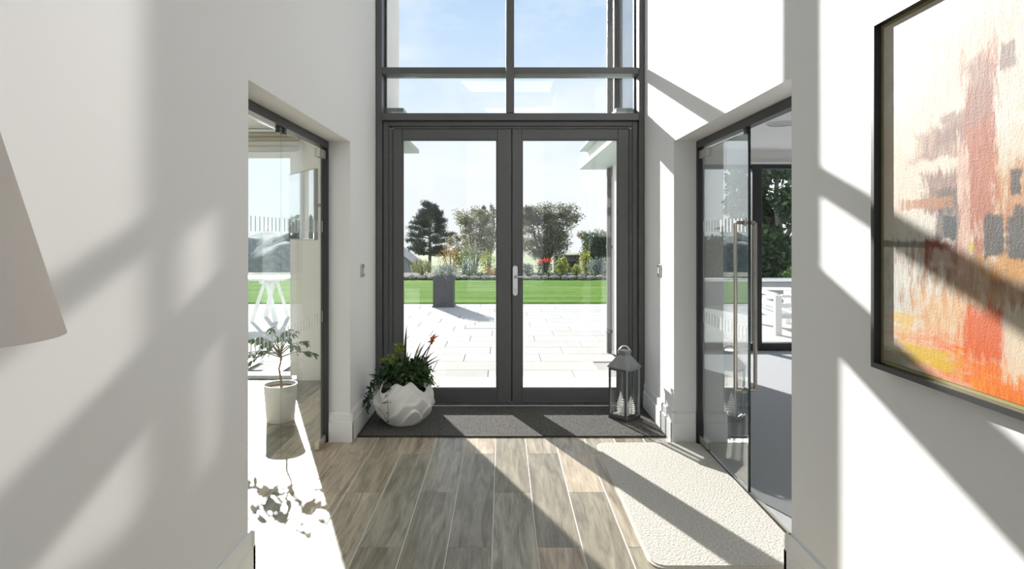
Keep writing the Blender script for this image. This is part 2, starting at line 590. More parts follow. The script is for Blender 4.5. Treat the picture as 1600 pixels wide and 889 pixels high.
dr = struct(empty('door_1', (0, YD, 0)))
def dpart(name, *a, m='frame', bev=0.004, par=dr):
    return MB().box(*a, bev=bev).build(name, M[m], par)
b = MB()
b.box(-1.004, -0.962, 0.03, 0.13, 0, 2.390, bev=.004)
b.box(-0.962, -0.926, 0.05, 0.13, 0, 2.332, bev=.003)
b.box(1.096, 1.138, 0.03, 0.13, 0, 2.390, bev=.004)
b.box(1.070, 1.096, 0.05, 0.13, 0, 2.332, bev=.003)
b.box(-0.962, 1.096, 0.03, 0.13, 2.350, 2.390, bev=.004)
b.box(-0.926, 1.070, 0.05, 0.13, 2.330, 2.350, bev=.003)
b.build('door_frame', M['frame'], dr)
MB().box(-0.926, 1.070, -0.02, 0.16, -0.004, 0.014, bev=.003).build('threshold', M['silver'], dr)
def leaf(x0, x1, sl, sr, name='door_leaf'):
    b = MB()
    z0, z1 = 0.018, 2.328
    g0, g1 = 0.130, 2.240
    b.box(x0, x0 + sl, 0.045, 0.115, z0, z1, bev=.004)
    b.box(x1 - sr, x1, 0.045, 0.115, z0, z1, bev=.004)
    b.box(x0 + sl, x1 - sr, 0.045, 0.115, g1, z1, bev=.004)
    b.box(x0 + sl, x1 - sr, 0.045, 0.115, z0, g0, bev=.004)
    lf = b.build(name, M['frame'], dr)
    # glazing beads
    b = MB()
    gx0, gx1 = x0 + sl, x1 - sr
    w = 0.012
    b.box(gx0, gx0 + w, 0.052, 0.06, g0, g1); b.box(gx1 - w, gx1, 0.052, 0.06, g0, g1)
    b.box(gx0 + w, gx1 - w, 0.052, 0.06, g1 - w, g1); b.box(gx0 + w, gx1 - w, 0.052, 0.06, g0, g0 + w)
    b.build('glazing_bead', M['frame'], lf)
    MB().box(gx0 + .001, gx1 - .001, 0.074, 0.086, g0 + .001, g1 - .001).build('glass_pane', M['door_glass'], lf)
    b = MB()
    q = 0.006
    b.box(gx0 + .001, gx0 + q, 0.064, 0.073, g0 + .001, g1 - .001); b.box(gx1 - q, gx1 - .001, 0.064, 0.073, g0 + .001, g1 - .001)
    b.box(gx0 + q, gx1 - q, 0.064, 0.073, g0 + .001, g0 + .016); b.box(gx0 + q, gx1 - q, 0.064, 0.073, g1 - q, g1 - .001)
    b.build('spacer_bar', M['silver'], lf)
    return lf
leaf(-0.922, 0.076, 0.077, 0.118)
rl = leaf(0.082, 1.066, 0.080, 0.092)
MB().box(0.066, 0.092, 0.092, 0.128, 0.018, 2.328, bev=.003).build('astragal', M['frame'], dr)
# lever handle
b = MB()
n = 20
zc0, zc1, rr, hx = 0.945, 1.155, 0.0205, 0.108
pts = [(hx + rr * math.cos(a), 0.030, zc1 + rr * math.sin(a)) for a in np.linspace(0, PI, 10)] + [(hx + rr * math.cos(a), 0.030, zc0 + rr * math.sin(a)) for a in np.linspace(PI, 2 * PI, 10)]
b.poly(pts, (0, 0.016, 0))
b.build('handle_plate', M['silver'], rl)
b = MB()
b.tube([(hx, 0.045, 1.085), (hx, -0.012, 1.085)], 0.011, 12)
b.tube([(hx - .004, -0.016, 1.085), (hx + 0.03, -0.02, 1.085), (hx + 0.075, -0.022, 1.083), (hx + 0.128, -0.016, 1.08)], [0.0105, 0.010, 0.0095, 0.008], 10)
b.build('lever', M['silver'], rl, smooth=True)
b = MB()
b.tube([(hx, 0.031, 0.975), (hx, 0.025, 0.975)], 0.009, 12)
b.build('lock_cylinder', M['chrome'], rl)

# ------------------------------------------------------------------ glass doors in the side openings
def marks(b, y0, y1, x, z0, z1, step=0.055, w=0.008):
    y = y0
    while y < y1:
        b.box(x - .0009, x + .0009, y, y + w, z0, z1)
        y += step

def glass_door(name, xd, oy, leaves, handle, inside):
    """xd door plane; inside=+1 when the hall lies towards +x"""
    d = struct(empty(name, (xd, 0, 0)))
    y0, y1 = oy
    b = MB()
    b.box(-0.024, 0.024, y0 + .002, y1 - .002, OZ - 0.052, OZ - .002)
    b.build('head_track', M['black'], d)
    b = MB()
    b.box(-0.024, 0.024, y1 - 0.030, y1 - .002, 0.0, OZ - 0.054)
    b.build('jamb_post', M['black'], d)
    if handle: MB().box(-0.006, 0.006, y0 + .002, y1 - .032, 0.0005, 0.004).build('floor_track', M['black'], d)
    for (a, c, hinge) in leaves:
        lf = MB().box(-0.006, 0.006, a, c, 0.012, OZ - 0.075).build('glass_leaf', M['leaf_glass'] if handle else M['leaf_glass_left'], d)
        ey = a if hinge == 'far' else c
        sg = -1 if hinge == 'far' else 1
        if handle: MB().box(-0.0065, 0.0065, ey - .004, ey + .004, 0.012, OZ - 0.075).build('glass_edge', M['edge'], lf)
        hy = c if hinge == 'far' else a
        s2 = -1 if hinge == 'far' else 1
        MB().box(-0.016, 0.016, min(hy, hy + s2 * .165), max(hy, hy + s2 * .165), 0.008, 0.062, bev=.002).build('patch_fitting', M['chrome'], lf)
        MB().box(-0.016, 0.016, min(hy, hy + s2 * .165), max(hy, hy + s2 * .165), OZ - 0.128, OZ - 0.070, bev=.002).build('patch_fitting', M['chrome'], lf)
        MB().box(-0.012, 0.012, ey - sg * .03 - .02, ey - sg * .03 + .02, OZ - 0.085, OZ - 0.048).build('door_stop', M['black'], lf)
        b = MB()
        marks(b, a + 0.03, c - 0.03, inside * 0.0075, 1.455, 1.530)
        marks(b, a + 0.03, c - 0.03, inside * 0.0075, 0.845, 0.920)
        o = b.build('frosted_marks', M['frost'], lf)
        o['kind'] = 'stuff'
        if handle:
            hy_ = ey - sg * 0.055
            for sx, nm in ((-1, 'pull_handle'), (1, 'pull_handle')):
                b = MB()
                b.tube([(sx * .007, hy_, 1.505), (sx * .052, hy_, 1.505), (sx * .056, hy_, 1.501), (sx * .056, hy_, 0.569), (sx * .052, hy_, 0.565), (sx * .007, hy_, 0.565)], 0.0105, 12)
                b.tube([(sx * .007, hy_, 1.505), (sx * .016, hy_, 1.505)], 0.017, 12)
                b.tube([(sx * .007, hy_, 0.565), (sx * .016, hy_, 0.565)], 0.017, 12)
                b.build(nm, M['bronze'], lf)
    return d
ymid = (OYL[0] + OYL[1]) / 2
glass_door('door_2', XL - 0.172, OYL, [(ymid + .003, OYL[1] - 0.034, 'far'), (OYL[0] + 0.01, ymid - .003, 'near')], False, 1)
glass_door('door_3', XR + 0.178, OYR, [(3.405, OYR[1] - 0.034, 'far')], True, -1)

# ------------------------------------------------------------------ light switches
def switch(name, x, sx, y, z, label):
    o = empty(name, (x, y, z))
    MB().box(min(0, sx * .009), max(0, sx * .009), -.043, .043, -.047, .047, bev=.002).build('cover_plate', M['chrome'], o)
    MB().box(sx * .009, sx * .013, -.014, .014, -.022, .022, bev=.001).build('rocker', M['trim'], o)
    return tag(o, label, 'light switch')
switch('light_switch', XL, 1, 4.64, 1.165, 'steel light switch on the white pier left of the entrance doors')
switch('light_switch', XR, -1, 4.64, 1.165, 'steel light switch on the white pier right of the entrance doors')

# ------------------------------------------------------------------ mat and rug
def fibre_mat(name, c0, c1, scale, bump, rough=0.95, dist=0.01):
    m, t, b_ = nmat(name)
    N = t.nodes.new; Lk = t.links.new
    tc = N('ShaderNodeTexCoord')
    n1 = N('ShaderNodeTexNoise'); n1.inputs['Scale'].default_value = scale; n1.inputs['Detail'].default_value = 4
    Lk(tc.outputs['Object'], n1.inputs['Vector'])
    rp = N('ShaderNodeValToRGB')
    rp.color_ramp.elements[0].position = 0.36; rp.color_ramp.elements[0].color = (*c0, 1)
    rp.color_ramp.elements[1].position = 0.64; rp.color_ramp.elements[1].color = (*c1, 1)
    Lk(n1.outputs[0], rp.inputs[0]); Lk(rp.outputs[0], b_.inputs['Base Color'])
    b_.inputs['Roughness'].default_value = rough
    b_.inputs['Specular IOR Level'].default_value = 0.15
    bp = N('ShaderNodeBump'); bp.inputs['Strength'].default_value = bump; bp.inputs['Distance'].default_value = dist
    Lk(n1.outputs[0], bp.inputs['Height']); Lk(bp.outputs[0], b_.inputs['Normal'])
    return m
M['doormat'] = fibre_mat('charcoal_fibre', (0.035, 0.034, 0.031), (0.19, 0.182, 0.165), 120, 0.9)
M['doormat_edge'] = mat('black_rubber', (0.02, 0.02, 0.02), 0.7)
dm = empty('entrance_mat', (0.065, 4.74, 0))
MB().box(-1.085, 1.085, -0.372, 0.372, 0.0, 0.010, bev=.002).build('fibre_surface', M['doormat'], dm)
b = MB()
b.box(-1.095, 1.095, -0.384, -0.373, 0, 0.010); b.box(-1.095, 1.095, 0.373, 0.384, 0, 0.010)
b.box(-1.095, -1.086, -0.373, 0.373, 0, 0.010); b.box(1.086, 1.095, -0.373, 0.373, 0, 0.010)
b.build('rubber_edge', M['doormat_edge'], dm)
tag(dm, 'wide charcoal entrance mat on the floor in front of the double doors', 'doormat')

M['rug'] = fibre_mat('cream_pile', (0.50, 0.475, 0.42), (0.70, 0.675, 0.62), 95, 0.8, dist=0.008)
rg = empty('cream_rug', (0.64, 2.64, 0))
def rounded(x0, x1, y0, y1, r, n=6):
    P = []
    for cx, cy, a0 in ((x1 - r, y1 - r, 0), (x0 + r, y1 - r, 90), (x0 + r, y0 + r, 180), (x1 - r, y0 + r, 270)):
        for i in range(n + 1):
            a = R(a0 + 90 * i / n)
            P.append((cx + r * math.cos(a), cy + r * math.sin(a)))
    return P
MB().poly([(x, y, 0.0) for x, y in rounded(0.012, 0.705, 0.012, 1.578, 0.06)], (0, 0, 0.011)).build('pile', M['rug'], rg)
MB().poly([(x, y, 0.0) for x, y in rounded(0.0, 0.715, 0.0, 1.59, 0.07)], (0, 0, 0.006)).build('bound_edge', mat('pale_rug_binding', (0.62, 0.58, 0.50), 0.8), rg)
tag(rg, 'cream pile rug with rounded corners on the floor before the right glass door', 'rug')

# ------------------------------------------------------------------ left room
LW = -4.9
b = MB()      # front wall of the left wing with the window opening
b.box(LW, -4.7, 6.05, 6.30, 0, 4.7); b.box(-2.03, XL, 6.05, 6.30, 0, 4.7)
b.box(-4.7, -2.03, 6.05, 6.30, 2.27, 4.7)
struct(b.build('wall_front_left_room', M['render']))
b = MB(); b.box(-1.28, XL, YD + 0.17, 6.05, 0, 4.7)
struct(b.build('wall_porch_left', M['render']))
b = MB()
b.box(LW - 0.2, LW, 0.4, 1.0, 0, 2.5); b.box(LW - 0.2, LW, 5.6, 6.3, 0, 2.5); b.box(LW - .2, LW, 1.0, 5.6, 2.2, 2.5)  # broad gap added out of view, for fill light and the mirror's outlook
struct(b.build('wall_left_room_side', M['wall']))
struct(MB().box(LW - .2, XL - TL, 0.2, 0.4, 0, 2.5).build('wall_left_room_back', M['wall']))
struct(MB().box(LW - .2, XL - TL, 0.2, 6.05, 2.47, 2.7).build('ceiling_left_room', M['ceil']))
w2 = struct(empty('window_2', (0, 6.12, 0)))
b = MB()
for x0, x1 in ((-4.69, -4.61), (-2.115, -2.035), (-3.40, -3.32)):
    b.box(x0, x1, 0, 0.07, 0.03, 2.26, bev=.004)
b.box(-4.61, -2.115, 0, 0.07, 0.0, 0.035, bev=.004); b.box(-4.61, -2.115, 0, 0.07, 2.20, 2.26, bev=.004)
b.build('window_frame', M['trim'], w2)
for x0, x1 in ((-4.61, -3.40), (-3.32, -2.115)):
    MB().box(x0, x1, 0.03, 0.04, 0.035, 2.20).build('pane', M['clear_glass'], w2)
# folded roman blind
bl = empty('roman_blind', (-3.35, 6.0, 2.24))
M['blind'] = mat('beige_linen', (0.60, 0.55, 0.45), 0.9, var=0.08, scale=120, stretch=(1, 1, 8))
for i in range(4):
    z0 = 0.012 + 0.045 * i
    b = MB()
    b.tube([(-1.36, -0.012 - .008 * (3 - i), z0 + .022), (1.36, -0.012 - .008 * (3 - i), z0 + .022)], [0.024, 0.024], 10)
    b.build('fold', M['blind'], bl, smooth=True)
MB().box(-1.36, 1.36, -0.03, 0.03, 0.195, 0.222).build('head_rail', M['trim'], bl)
tag(bl, 'beige linen roman blind folded up above the left room window', 'blind')

# tilted mirror on an arm
mr = empty('tilted_mirror', (-1.66, 5.05, 1.40))
mr.rotation_euler = (0, 0, R(-53))
b = MB()
b.box(-0.30, 0.30, 0, 0.03, 0.0, 0.55, bev=.003)
b.build('mirror_glass', M['mirror'], mr)
b = MB(); b.box(-0.306, 0.306, 0.006, 0.036, -0.006, 0.556, bev=.003); b.build('backing', mat('grey_backing', (0.25, 0.25, 0.25), 0.5), mr)
b = MB(); b.bar((0, 0.036, 0.28), (0.15, 0.42, 0.28), 0.03); b.build('bracket_arm', M['chrome'], mr)
tag(mr, 'tilted frameless mirror on an arm behind the left glass door, reflecting sky and trees', 'mirror')

# ------------------------------------------------------------------ right room and right wing
b = MB()
b.box(XF, 1.62, 7.65, 7.9, 0, 4.7); b.box(1.62, 5.3, 7.65, 7.9, 2.31, 4.7); b.box(5.3, 6.2, 7.65, 7.9, 0, 4.7)
struct(b.build('wall_front_right_room', M['render']))
b = MB()
b.box(XF, 1.60, YD + .16, 7.65, 0, 2.6)
b.box(XF, 1.60, YD + .16, 6.35, 2.6, 4.7); b.box(XF, 1.60, 6.35, 7.65, 2.6, 2.72); b.box(XF, 1.60, 6.35, 7.65, 4.5, 4.7); b.box(XF, 1.60, 7.42, 7.65, 2.72, 4.5)
struct(b.build('wall_porch_right', M['render']))
struct(MB().box(6.2, 6.4, 0.8, 7.9, 0, 2.6).build('wall_right_room_side', M['wall']))
struct(MB().box(1.40, 6.2, 0.6, 0.8, 0, 2.6).build('wall_right_room_back', M['wall']))
struct(MB().box(1.40, 6.2, 0.8, 7.65, 2.48, 2.6).build('ceiling_right_room', M['ceil']))
w3 = struct(empty('window_3', (0, 7.65, 0)))
b = MB()
b.box(3.105, 3.225, -0.02, 0.08, 0.0, 2.30, bev=.004); b.box(5.2, 5.295, -0.02, 0.08, 0, 2.30, bev=.004)
b.box(1.625, 1.72, -0.02, 0.08, 0.0, 2.30, bev=.004); b.box(1.72, 3.105, -0.02, 0.08, 2.255, 2.30, bev=.004); b.box(1.72, 3.105, -0.02, 0.08, 0.0, 0.085, bev=.004)
b.box(3.225, 5.2, -0.02, 0.08, 2.255, 2.30, bev=.004); b.box(3.225, 5.2, -0.02, 0.08, 0.0, 0.085, bev=.004)
b.build('window_frame', M['black'], w3)
MB().box(3.225, 5.2, 0.03, 0.04, 0.085, 2.255).build('pane', M['clear_glass'], w3)
MB().box(1.72, 3.105, 0.03, 0.04, 0.085, 2.255).build('pane', M['clear_glass'], w3)
MB().box(3.0, 5.4, -0.06, -0.022, 2.31, 2.335).build('blind_rail', M['trim'], w3)
w5 = struct(empty('window_5', (XF, 0, 0)))
b = MB(); b.box(-0.012, 0.06, 7.42, 7.65, 2.60, 4.6, bev=.004); b.box(0.0, 0.06, 6.36, 7.42, 2.72, 2.76); b.box(0.0, 0.06, 6.36, 7.42, 4.46, 4.50)
b.build('window_frame', M['frame'], w5)
MB().box(0.03, 0.04, 6.36, 7.42, 2.76, 4.46).build('pane', M['wing_glass'], w5)
dp = empty('downpipe', (XF - .036, 7.62, tz))
MB().box(-.028, .028, -.028, .028, 0.0, 2.29, bev=.004).build('lower_pipe', M['frame'], dp)
MB().box(-.028, .028, -.028, .028, 2.58, 4.6, bev=.004).build('upper_pipe', M['frame'], dp)
for z_ in (.25, 1.3, 3.4):
    MB().box(-.034, .035, -.036, .036, z_, z_ + .03).build('bracket', M['frame'], dp)
tag(dp, 'square grey downpipe on the white garden facade right of the doors', 'downpipe')
# canopies over both wing faces
def canopy(name, x0, x1, y0, y1, label):
    o = struct(empty(name, (0, 0, 0)))
    s_ = mat(name + '_soffit', (0.42, 0.50, 0.47), 0.6)
    MB().box(x0, x1, y0, y1, 2.27, 2.31, bev=.003).build('lower_slab', s_, o)
    xm0, xm1 = (x0 + 0.10, x1) if x0 > 0 else (x0, x1 - 0.10)
    MB().box(xm0, xm1, y0, y1 - .02, 2.31, 2.50).build('fascia', M['render'], o)
    MB().box(x0, x1, y0, y1, 2.50, 2.535, bev=.003).build('upper_slab', s_, o)
    return o
canopy('roof_canopy_right', 0.985, XF - .002, 5.32, 7.9, '')
canopy('roof_canopy_left', XL + .002, -0.856, 5.32, 6.32, '')
# ceiling speaker
sp = empty('ceiling_speaker', (2.62, 5.75, 2.48))
MB().lathe([(0.0, -0.004), (0.10, -0.006), (0.128, -0.007)], 40).build('grille', mat('pale_grey_grille', (0.5, 0.5, 0.5), 0.6, var=.3, scale=400), sp)
MB().lathe([(0.128, -0.010), (0.140, -0.010), (0.145, 0.0)], 40).build('rim', M['trim'], sp)
tag(sp, 'round ceiling speaker above the right room behind the glass door', 'speaker')

# ------------------------------------------------------------------ outdoors: terrace
te = struct(MB().box(-9, 12, 5.3, 13.1, -0.3, tz - 0.012).build('terrace', M['paver_joint']))
slabs = {}
pw, pl_ = 0.894, 0.444
pm = MB().box(-pw / 2, pw / 2, -pl_ / 2, pl_ / 2, -0.03, 0, bev=.003).mesh('paving_slab', M['paver'])
bpx, bpy_ = 0.9, 0.45
rows = int((13.1 - 5.3) / bpy_)
for j in range(rows + 1):
    yc = 5.3 + bpy_ * (j + .5)
    if yc + pl_ / 2 > 13.12: break
    off = (0.0, 0.3, 0.6)[j % 3]
    lo, hi = (-6.6, 7.5) if yc > 8.1 else ((-6.0, XF - .006) if yc > 6.55 else (XL + .006, XF - .006))
    x = -6.6 + off - .9
    while x < hi:
        a, c = max(x - pw / 2, lo), min(x + pw / 2, hi)
        if c - a > pw - .01:
            new_obj('paving_slab', pm, te, (x, yc, tz))
        elif c - a > .05:
            MB().box(a - x, c - x, -pl_ / 2, pl_ / 2, -0.03, 0, bev=.003).build('paving_slab', M['paver'], te, (x, yc, tz))
        x += bpx
# ------------------------------------------------------------------ lawn and ground
def lawn_material():
    m, t, b = nmat('striped_lawn')
    N = t.nodes.new; Lk = t.links.new
    tc = N('ShaderNodeTexCoord')
    mp = N('ShaderNodeMapping'); mp.inputs['Rotation'].default_value = (0, 0, R(5)); mp.inputs['Scale'].default_value = (0.12, 1.4, 1.0)
    Lk(tc.outputs['Object'], mp.inputs[0])
    n0 = N('ShaderNodeTexNoise'); n0.inputs['Scale'].default_value = 1.3; n0.inputs['Detail'].default_value = 6
    Lk(mp.outputs[0], n0.inputs['Vector'])
    n1 = N('ShaderNodeTexNoise'); n1.inputs['Scale'].default_value = 9; n1.inputs['Detail'].default_value = 6
    Lk(tc.outputs['Object'], n1.inputs['Vector'])
    ad = N('ShaderNodeMath'); ad.operation = 'ADD'
    Lk(n0.outputs[0], ad.inputs[0]); Lk(n1.outputs[0], ad.inputs[1])
    hf = N('ShaderNodeMath'); hf.operation = 'MULTIPLY'; hf.inputs[1].default_value = 0.5
    Lk(ad.outputs[0], hf.inputs[0])
    rp = N('ShaderNodeValToRGB')
    rp.color_ramp.elements[0].position = 0.36; rp.color_ramp.elements[0].color = (0.045, 0.125, 0.008, 1)
    rp.color_ramp.elements[1].position = 0.64; rp.color_ramp.elements[1].color = (0.15, 0.26, 0.045, 1)
    Lk(hf.outputs[0], rp.inputs[0]); Lk(rp.outputs[0], b.inputs['Base Color'])
    b.inputs['Roughness'].default_value = 1.0
    b.inputs['Specular IOR Level'].default_value = 0.02
    return m
M['lawn'] = lawn_material()
struct(MB().box(-30, 30, 13.1, 20.2, -0.3, -0.02).build('lawn', M['lawn']))
# sloping land beyond
bm = bmesh.new()
nx, ny = 40, 30
vv = []
for j in range(ny + 1):
    y = 20.2 + 130 * (j / ny) ** 1.7
    for i in range(nx + 1):
        x = -120 + 240 * i / nx
        z = -0.06 - min(3.2, 0.062 * (y - 20.2)) + 0.25 * math.sin(x * .11) * math.cos(y * .08) * min(1, (y - 20.2) / 15)
        vv.append(bm.verts.new((x, y, z)))
for j in range(ny):
    for i in range(nx):
        a = j * (nx + 1) + i
        bm.faces.new((vv[a], vv[a + 1], vv[a + nx + 2], vv[a + nx + 1]))
me = bpy.data.meshes.new('ground'); bm.to_mesh(me); bm.free(); me.materials.append(mat('rough_meadow', (0.17, 0.22, 0.08), 0.9, var=.35, scale=.6))
struct(new_obj('ground', me))
struct(MB().box(-40, 40, -20, 5.3, -0.6, -0.25).build('ground_near', mat('pale_gravel', (0.5, 0.48, 0.45), 0.9, var=.1, scale=30)))

# distant hills (left)
bm = bmesh.new()
nx, ny = 120, 16
vv = []
from mathutils import noise as mnoise
for j in range(ny + 1):
    for i in range(nx + 1):
        x = -85 + 65 * i / nx
        y = 62 + 34 * j / ny
        env = math.sin(PI * j / ny) ** 0.6 * min(1, (nx - i) / 8.0)
        h = env * (4.9 + 1.3 * mnoise.noise((x * .05, y * .02, 3)) + 1.1 * mnoise.noise((x * .35, y * .3, 1)) + 0.5 * mnoise.noise((x * 1.1, y * 1.0, 5)))
        vv.append(bm.verts.new((x, y, -3.6 + h)))
for j in range(ny):
    for i in range(nx):
        a = j * (nx + 1) + i
        bm.faces.new((vv[a], vv[a + 1], vv[a + nx + 2], vv[a + nx + 1]))
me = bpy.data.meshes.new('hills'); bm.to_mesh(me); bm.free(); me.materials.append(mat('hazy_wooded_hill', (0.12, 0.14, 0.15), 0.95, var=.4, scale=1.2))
for p in me.polygons: p.use_smooth = True
struct(new_obj('hills', me))

# ================================================================== things indoors
# ------------------------------------------------------------------ painting on the right wall
def canvas_material():
    m, t, b = nmat('abstract_canvas')
    N = t.nodes.new; Lk = t.links.new
    tc = N('ShaderNodeTexCoord')
    def noise(scale, stretch, detail=6, rough=0.6, dist=0.0):
        mp = N('ShaderNodeMapping'); mp.inputs['Scale'].default_value = stretch
        Lk(tc.outputs['Object'], mp.inputs[0])
        nz = N('ShaderNodeTexNoise'); nz.inputs['Scale'].default_value = scale
        nz.inputs['Detail'].default_value = detail; nz.inputs['Roughness'].default_value = rough
        nz.inputs['Distortion'].default_value = dist
        Lk(mp.outputs[0], nz.inputs['Vector'])
        return nz.outputs[0]
    def math_(op, a, b_=None, clamp=False):
        n_ = N('ShaderNodeMath'); n_.operation = op; n_.use_clamp = clamp
        for i, v in enumerate((a, b_)):
            if v is None: continue
            if isinstance(v, (int, float)): n_.inputs[i].default_value = v
            else: Lk(v, n_.inputs[i])
        return n_.outputs[0]
    sp_ = N('ShaderNodeSeparateXYZ'); Lk(tc.outputs['Object'], sp_.inputs[0])
    u, v = sp_.outputs['X'], sp_.outputs['Z']
    nA = noise(16, (1, 1, 1), 8, 0.65)
    nV = noise(26, (2.2, 1, 0.55), 6, 0.7)
    nH = noise(20, (0.5, 1, 2.4), 6, 0.7)
    cur = [None]
    def ramp(fac, stops):
        r_ = N('ShaderNodeValToRGB'); el = r_.color_ramp.elements
        el[0].position, el[0].color = stops[0][0], (*stops[0][1], 1)
        el[1].position, el[1].color = stops[-1][0], (*stops[-1][1], 1)
        for p_, c_ in stops[1:-1]:
            k_ = el.new(p_); k_.color = (*c_, 1)
        Lk(fac, r_.inputs[0]); return r_.outputs[0]
    DK = lambda c: tuple(v_ ** 1.32 * 0.66 for v_ in c)
    cur[0] = ramp(nA, [(0.3, (0.46, 0.43, 0.365)), (0.7, (0.54, 0.515, 0.455))])
    def patch(a0, a1, b0, b1, col, amp=0.5, nz=None, soft=0.25, op=1.0, col2=None):
        nz = nz or nA
        cx, cy, rx, ry = (a0 + a1) / 2, (b0 + b1) / 2, (a1 - a0) / 2, (b1 - b0) / 2
        dx = math_('DIVIDE', math_('ABSOLUTE', math_('SUBTRACT', u, cx)), rx)
        dy = math_('DIVIDE', math_('ABSOLUTE', math_('SUBTRACT', v, cy)), ry)
        d = math_('MAXIMUM', dx, dy)
        d = math_('ADD', d, math_('MULTIPLY', math_('SUBTRACT', nz, 0.53), amp * 5))
        f = math_('DIVIDE', math_('SUBTRACT', 1.0 + soft * .3, d), soft, True)
        f = math_('MULTIPLY', f, op)
        mx = N('ShaderNodeMix'); mx.data_type = 'RGBA'
        Lk(f, mx.inputs['Factor']); Lk(cur[0], mx.inputs['A'])
        col = DK(col)
        if col2:
            Lk(ramp(nV, [(0.40, col), (0.66, DK(col2))]), mx.inputs['B'])
        else:
            mx.inputs['B'].default_value = (*col, 1)
        cur[0] = mx.outputs['Result']
    # pale hazes
    patch(-.1, .34, .44, .72, (0.80, 0.66, 0.50), .35, nA, 1.2, .55)
    patch(.36, .75, .25, .62, (0.74, 0.52, 0.32), .35, nA, 1.2, .6)
    patch(.20, .50, .74, .92, (0.72, 0.58, 0.44), .55, nV, .9, .55)
    patch(-.1, .30, .12, .40, (0.58, 0.58, 0.55), .35, nH, .8, .75, (0.80, 0.78, 0.72))
    # band of rust and umber drips
    patch(.16, .9, .20, .36, (0.42, 0.20, 0.09), .55, nV, .5, .8, (0.75, 0.58, 0.40))
    patch(-.05, .24, .345, .365, (0.20, 0.19, 0.16), .5, nH, .6, .7)
    # mauve arm and dusky upright
    patch(.14, .36, .585, .665, (0.40, 0.24, 0.19), .42, nA, .4, .85, (0.55, 0.40, 0.32))
    patch(.23, .40, .62, .70, (0.38, 0.24, 0.20), .4, nA, .4, .8)
    patch(.325, .43, .36, .80, (0.52, 0.17, 0.10), .36, nV, .4, .95, (0.58, 0.26, 0.16))
    patch(.34, .42, .66, .82, (0.42, 0.27, 0.22), .4, nA, .5, .75)
    patch(.44, .485, .77, .83, (0.30, 0.20, 0.18), .5, nA, .4, .8)
    patch(.17, .33, .44, .55, (0.30, 0.13, 0.11), .45, nV, .4, .85, (0.45, 0.30, 0.24))
    patch(.23, .315, .36, .50, (0.13, 0.11, 0.11), .4, nA, .3, .85, (0.28, 0.20, 0.17))
    patch(.095, .28, .455, .482, (0.58, 0.30, 0.16), .6, nV, .5, .85)
    patch(.42, .75, .40, .56, (0.60, 0.26, 0.10), .45, nV, .5, .85, (0.72, 0.48, 0.26))
    patch(.255, .30, .37, .43, (0.055, 0.075, 0.085), .35, nA, .25, .9)
    patch(.395, .45, .33, .43, (0.09, 0.105, 0.115), .4, nA, .25, .9)
    patch(.455, .54, .31, .45, (0.085, 0.10, 0.11), .4, nA, .25, .9)
    patch(.47, .50, .47, .53, (0.06, 0.07, 0.08), .5, nA, .25, .9)
    patch(.305, .345, .28, .60, (0.83, 0.66, 0.56), .55, nV, .35, .85, (0.62, 0.30, 0.20))
    patch(.19, .30, .31, .365, (0.36, 0.09, 0.05), .5, nV, .4, .9)
    patch(.21, .29, .30, .345, (0.80, 0.72, 0.62), .5, nV, .5, .6)
    patch(.335, .365, .335, .37, (0.70, 0.58, 0.10), .4, nA, .4, .8)
    patch(.40, .85, .28, .33, (0.78, 0.45, 0.16), .45, nV, .4, .8)
    # glowing orange foot
    patch(.13, .42, .10, .235, (0.80, 0.50, 0.26), .4, nV, .7, .9, (0.86, 0.66, 0.46))
    patch(.12, 1.2, -.1, .115, (0.90, 0.24, 0.005), .34, nH, .7, 1.0, (0.95, 0.40, 0.02))
    patch(.33, .46, .08, .21, (0.80, 0.18, 0.01), .45, nV, .5, .9)
    patch(.08, .30, .025, .075, (0.80, 0.58, 0.06), .45, nH, .6, .9)
    patch(-.05, .13, -.05, .045, (0.42, 0.42, 0.32), .45, nH, .6, .8)
    patch(.45, .53, .05, .20, (0.86, 0.74, 0.58), .55, nV, .4, .85)
    patch(.05, .14, .10, .15, (0.85, 0.62, 0.22), .6, nH, .6, .7)
    Lk(cur[0], b.inputs['Base Color'])
    b.inputs['Roughness'].default_value = 0.6
    b.inputs['Specular IOR Level'].default_value = 0.3
    fine = noise(170, (1, 1, 1), 4, .6)
    bp = N('ShaderNodeBump'); bp.inputs['Strength'].default_value = 0.25; bp.inputs['Distance'].default_value = 0.004
    Lk(math_('ADD', math_('MULTIPLY', nV, 1.5), fine), bp.inputs['Height']); Lk(bp.outputs[0], b.inputs['Normal'])
    return m
# local x runs along the wall towards the viewer, local z up, local -y out from the wall (into the hall)
pg = empty('abstract_painting', (XR - 0.002, 1.905, 1.030))
pg.rotation_euler = (0, 0, R(-90))
pw_, ph_ = 1.16, 1.066
b = MB()
for a in ((0, 0.016, 0, ph_), (pw_ - 0.016, pw_, 0, ph_)):
    b.box(a[0], a[1], -0.046, 0, a[2], a[3])
b.box(0.016, pw_ - 0.016, -0.046, 0, 0, 0.016); b.box(0.016, pw_ - 0.016, -0.046, 0, ph_ - 0.016, ph_)
b.build('outer_frame', M['black'], pg)
b = MB()
b.box(0.0165, 0.025, -0.024, -0.002, 0.0165, ph_ - 0.0165); b.box(pw_ - 0.025, pw_ - 0.0165, -0.024, -0.002, 0.0165, ph_ - 0.0165)
b.box(0.025, pw_ - 0.025, -0.024, -0.002, 0.0165, 0.025); b.box(0.025, pw_ - 0.025, -0.024, -0.002, ph_ - 0.025, ph_ - 0.0165)
b.build('inner_lip', mat('olive_gilt', (0.30, 0.27, 0.12), 0.45, 0.3), pg)
MB().box(0.0, pw_ - 0.052, -0.018, 0, 0.0, ph_ - 0.052).build('canvas', canvas_material(), pg, (0.026, -0.004, 0.026))
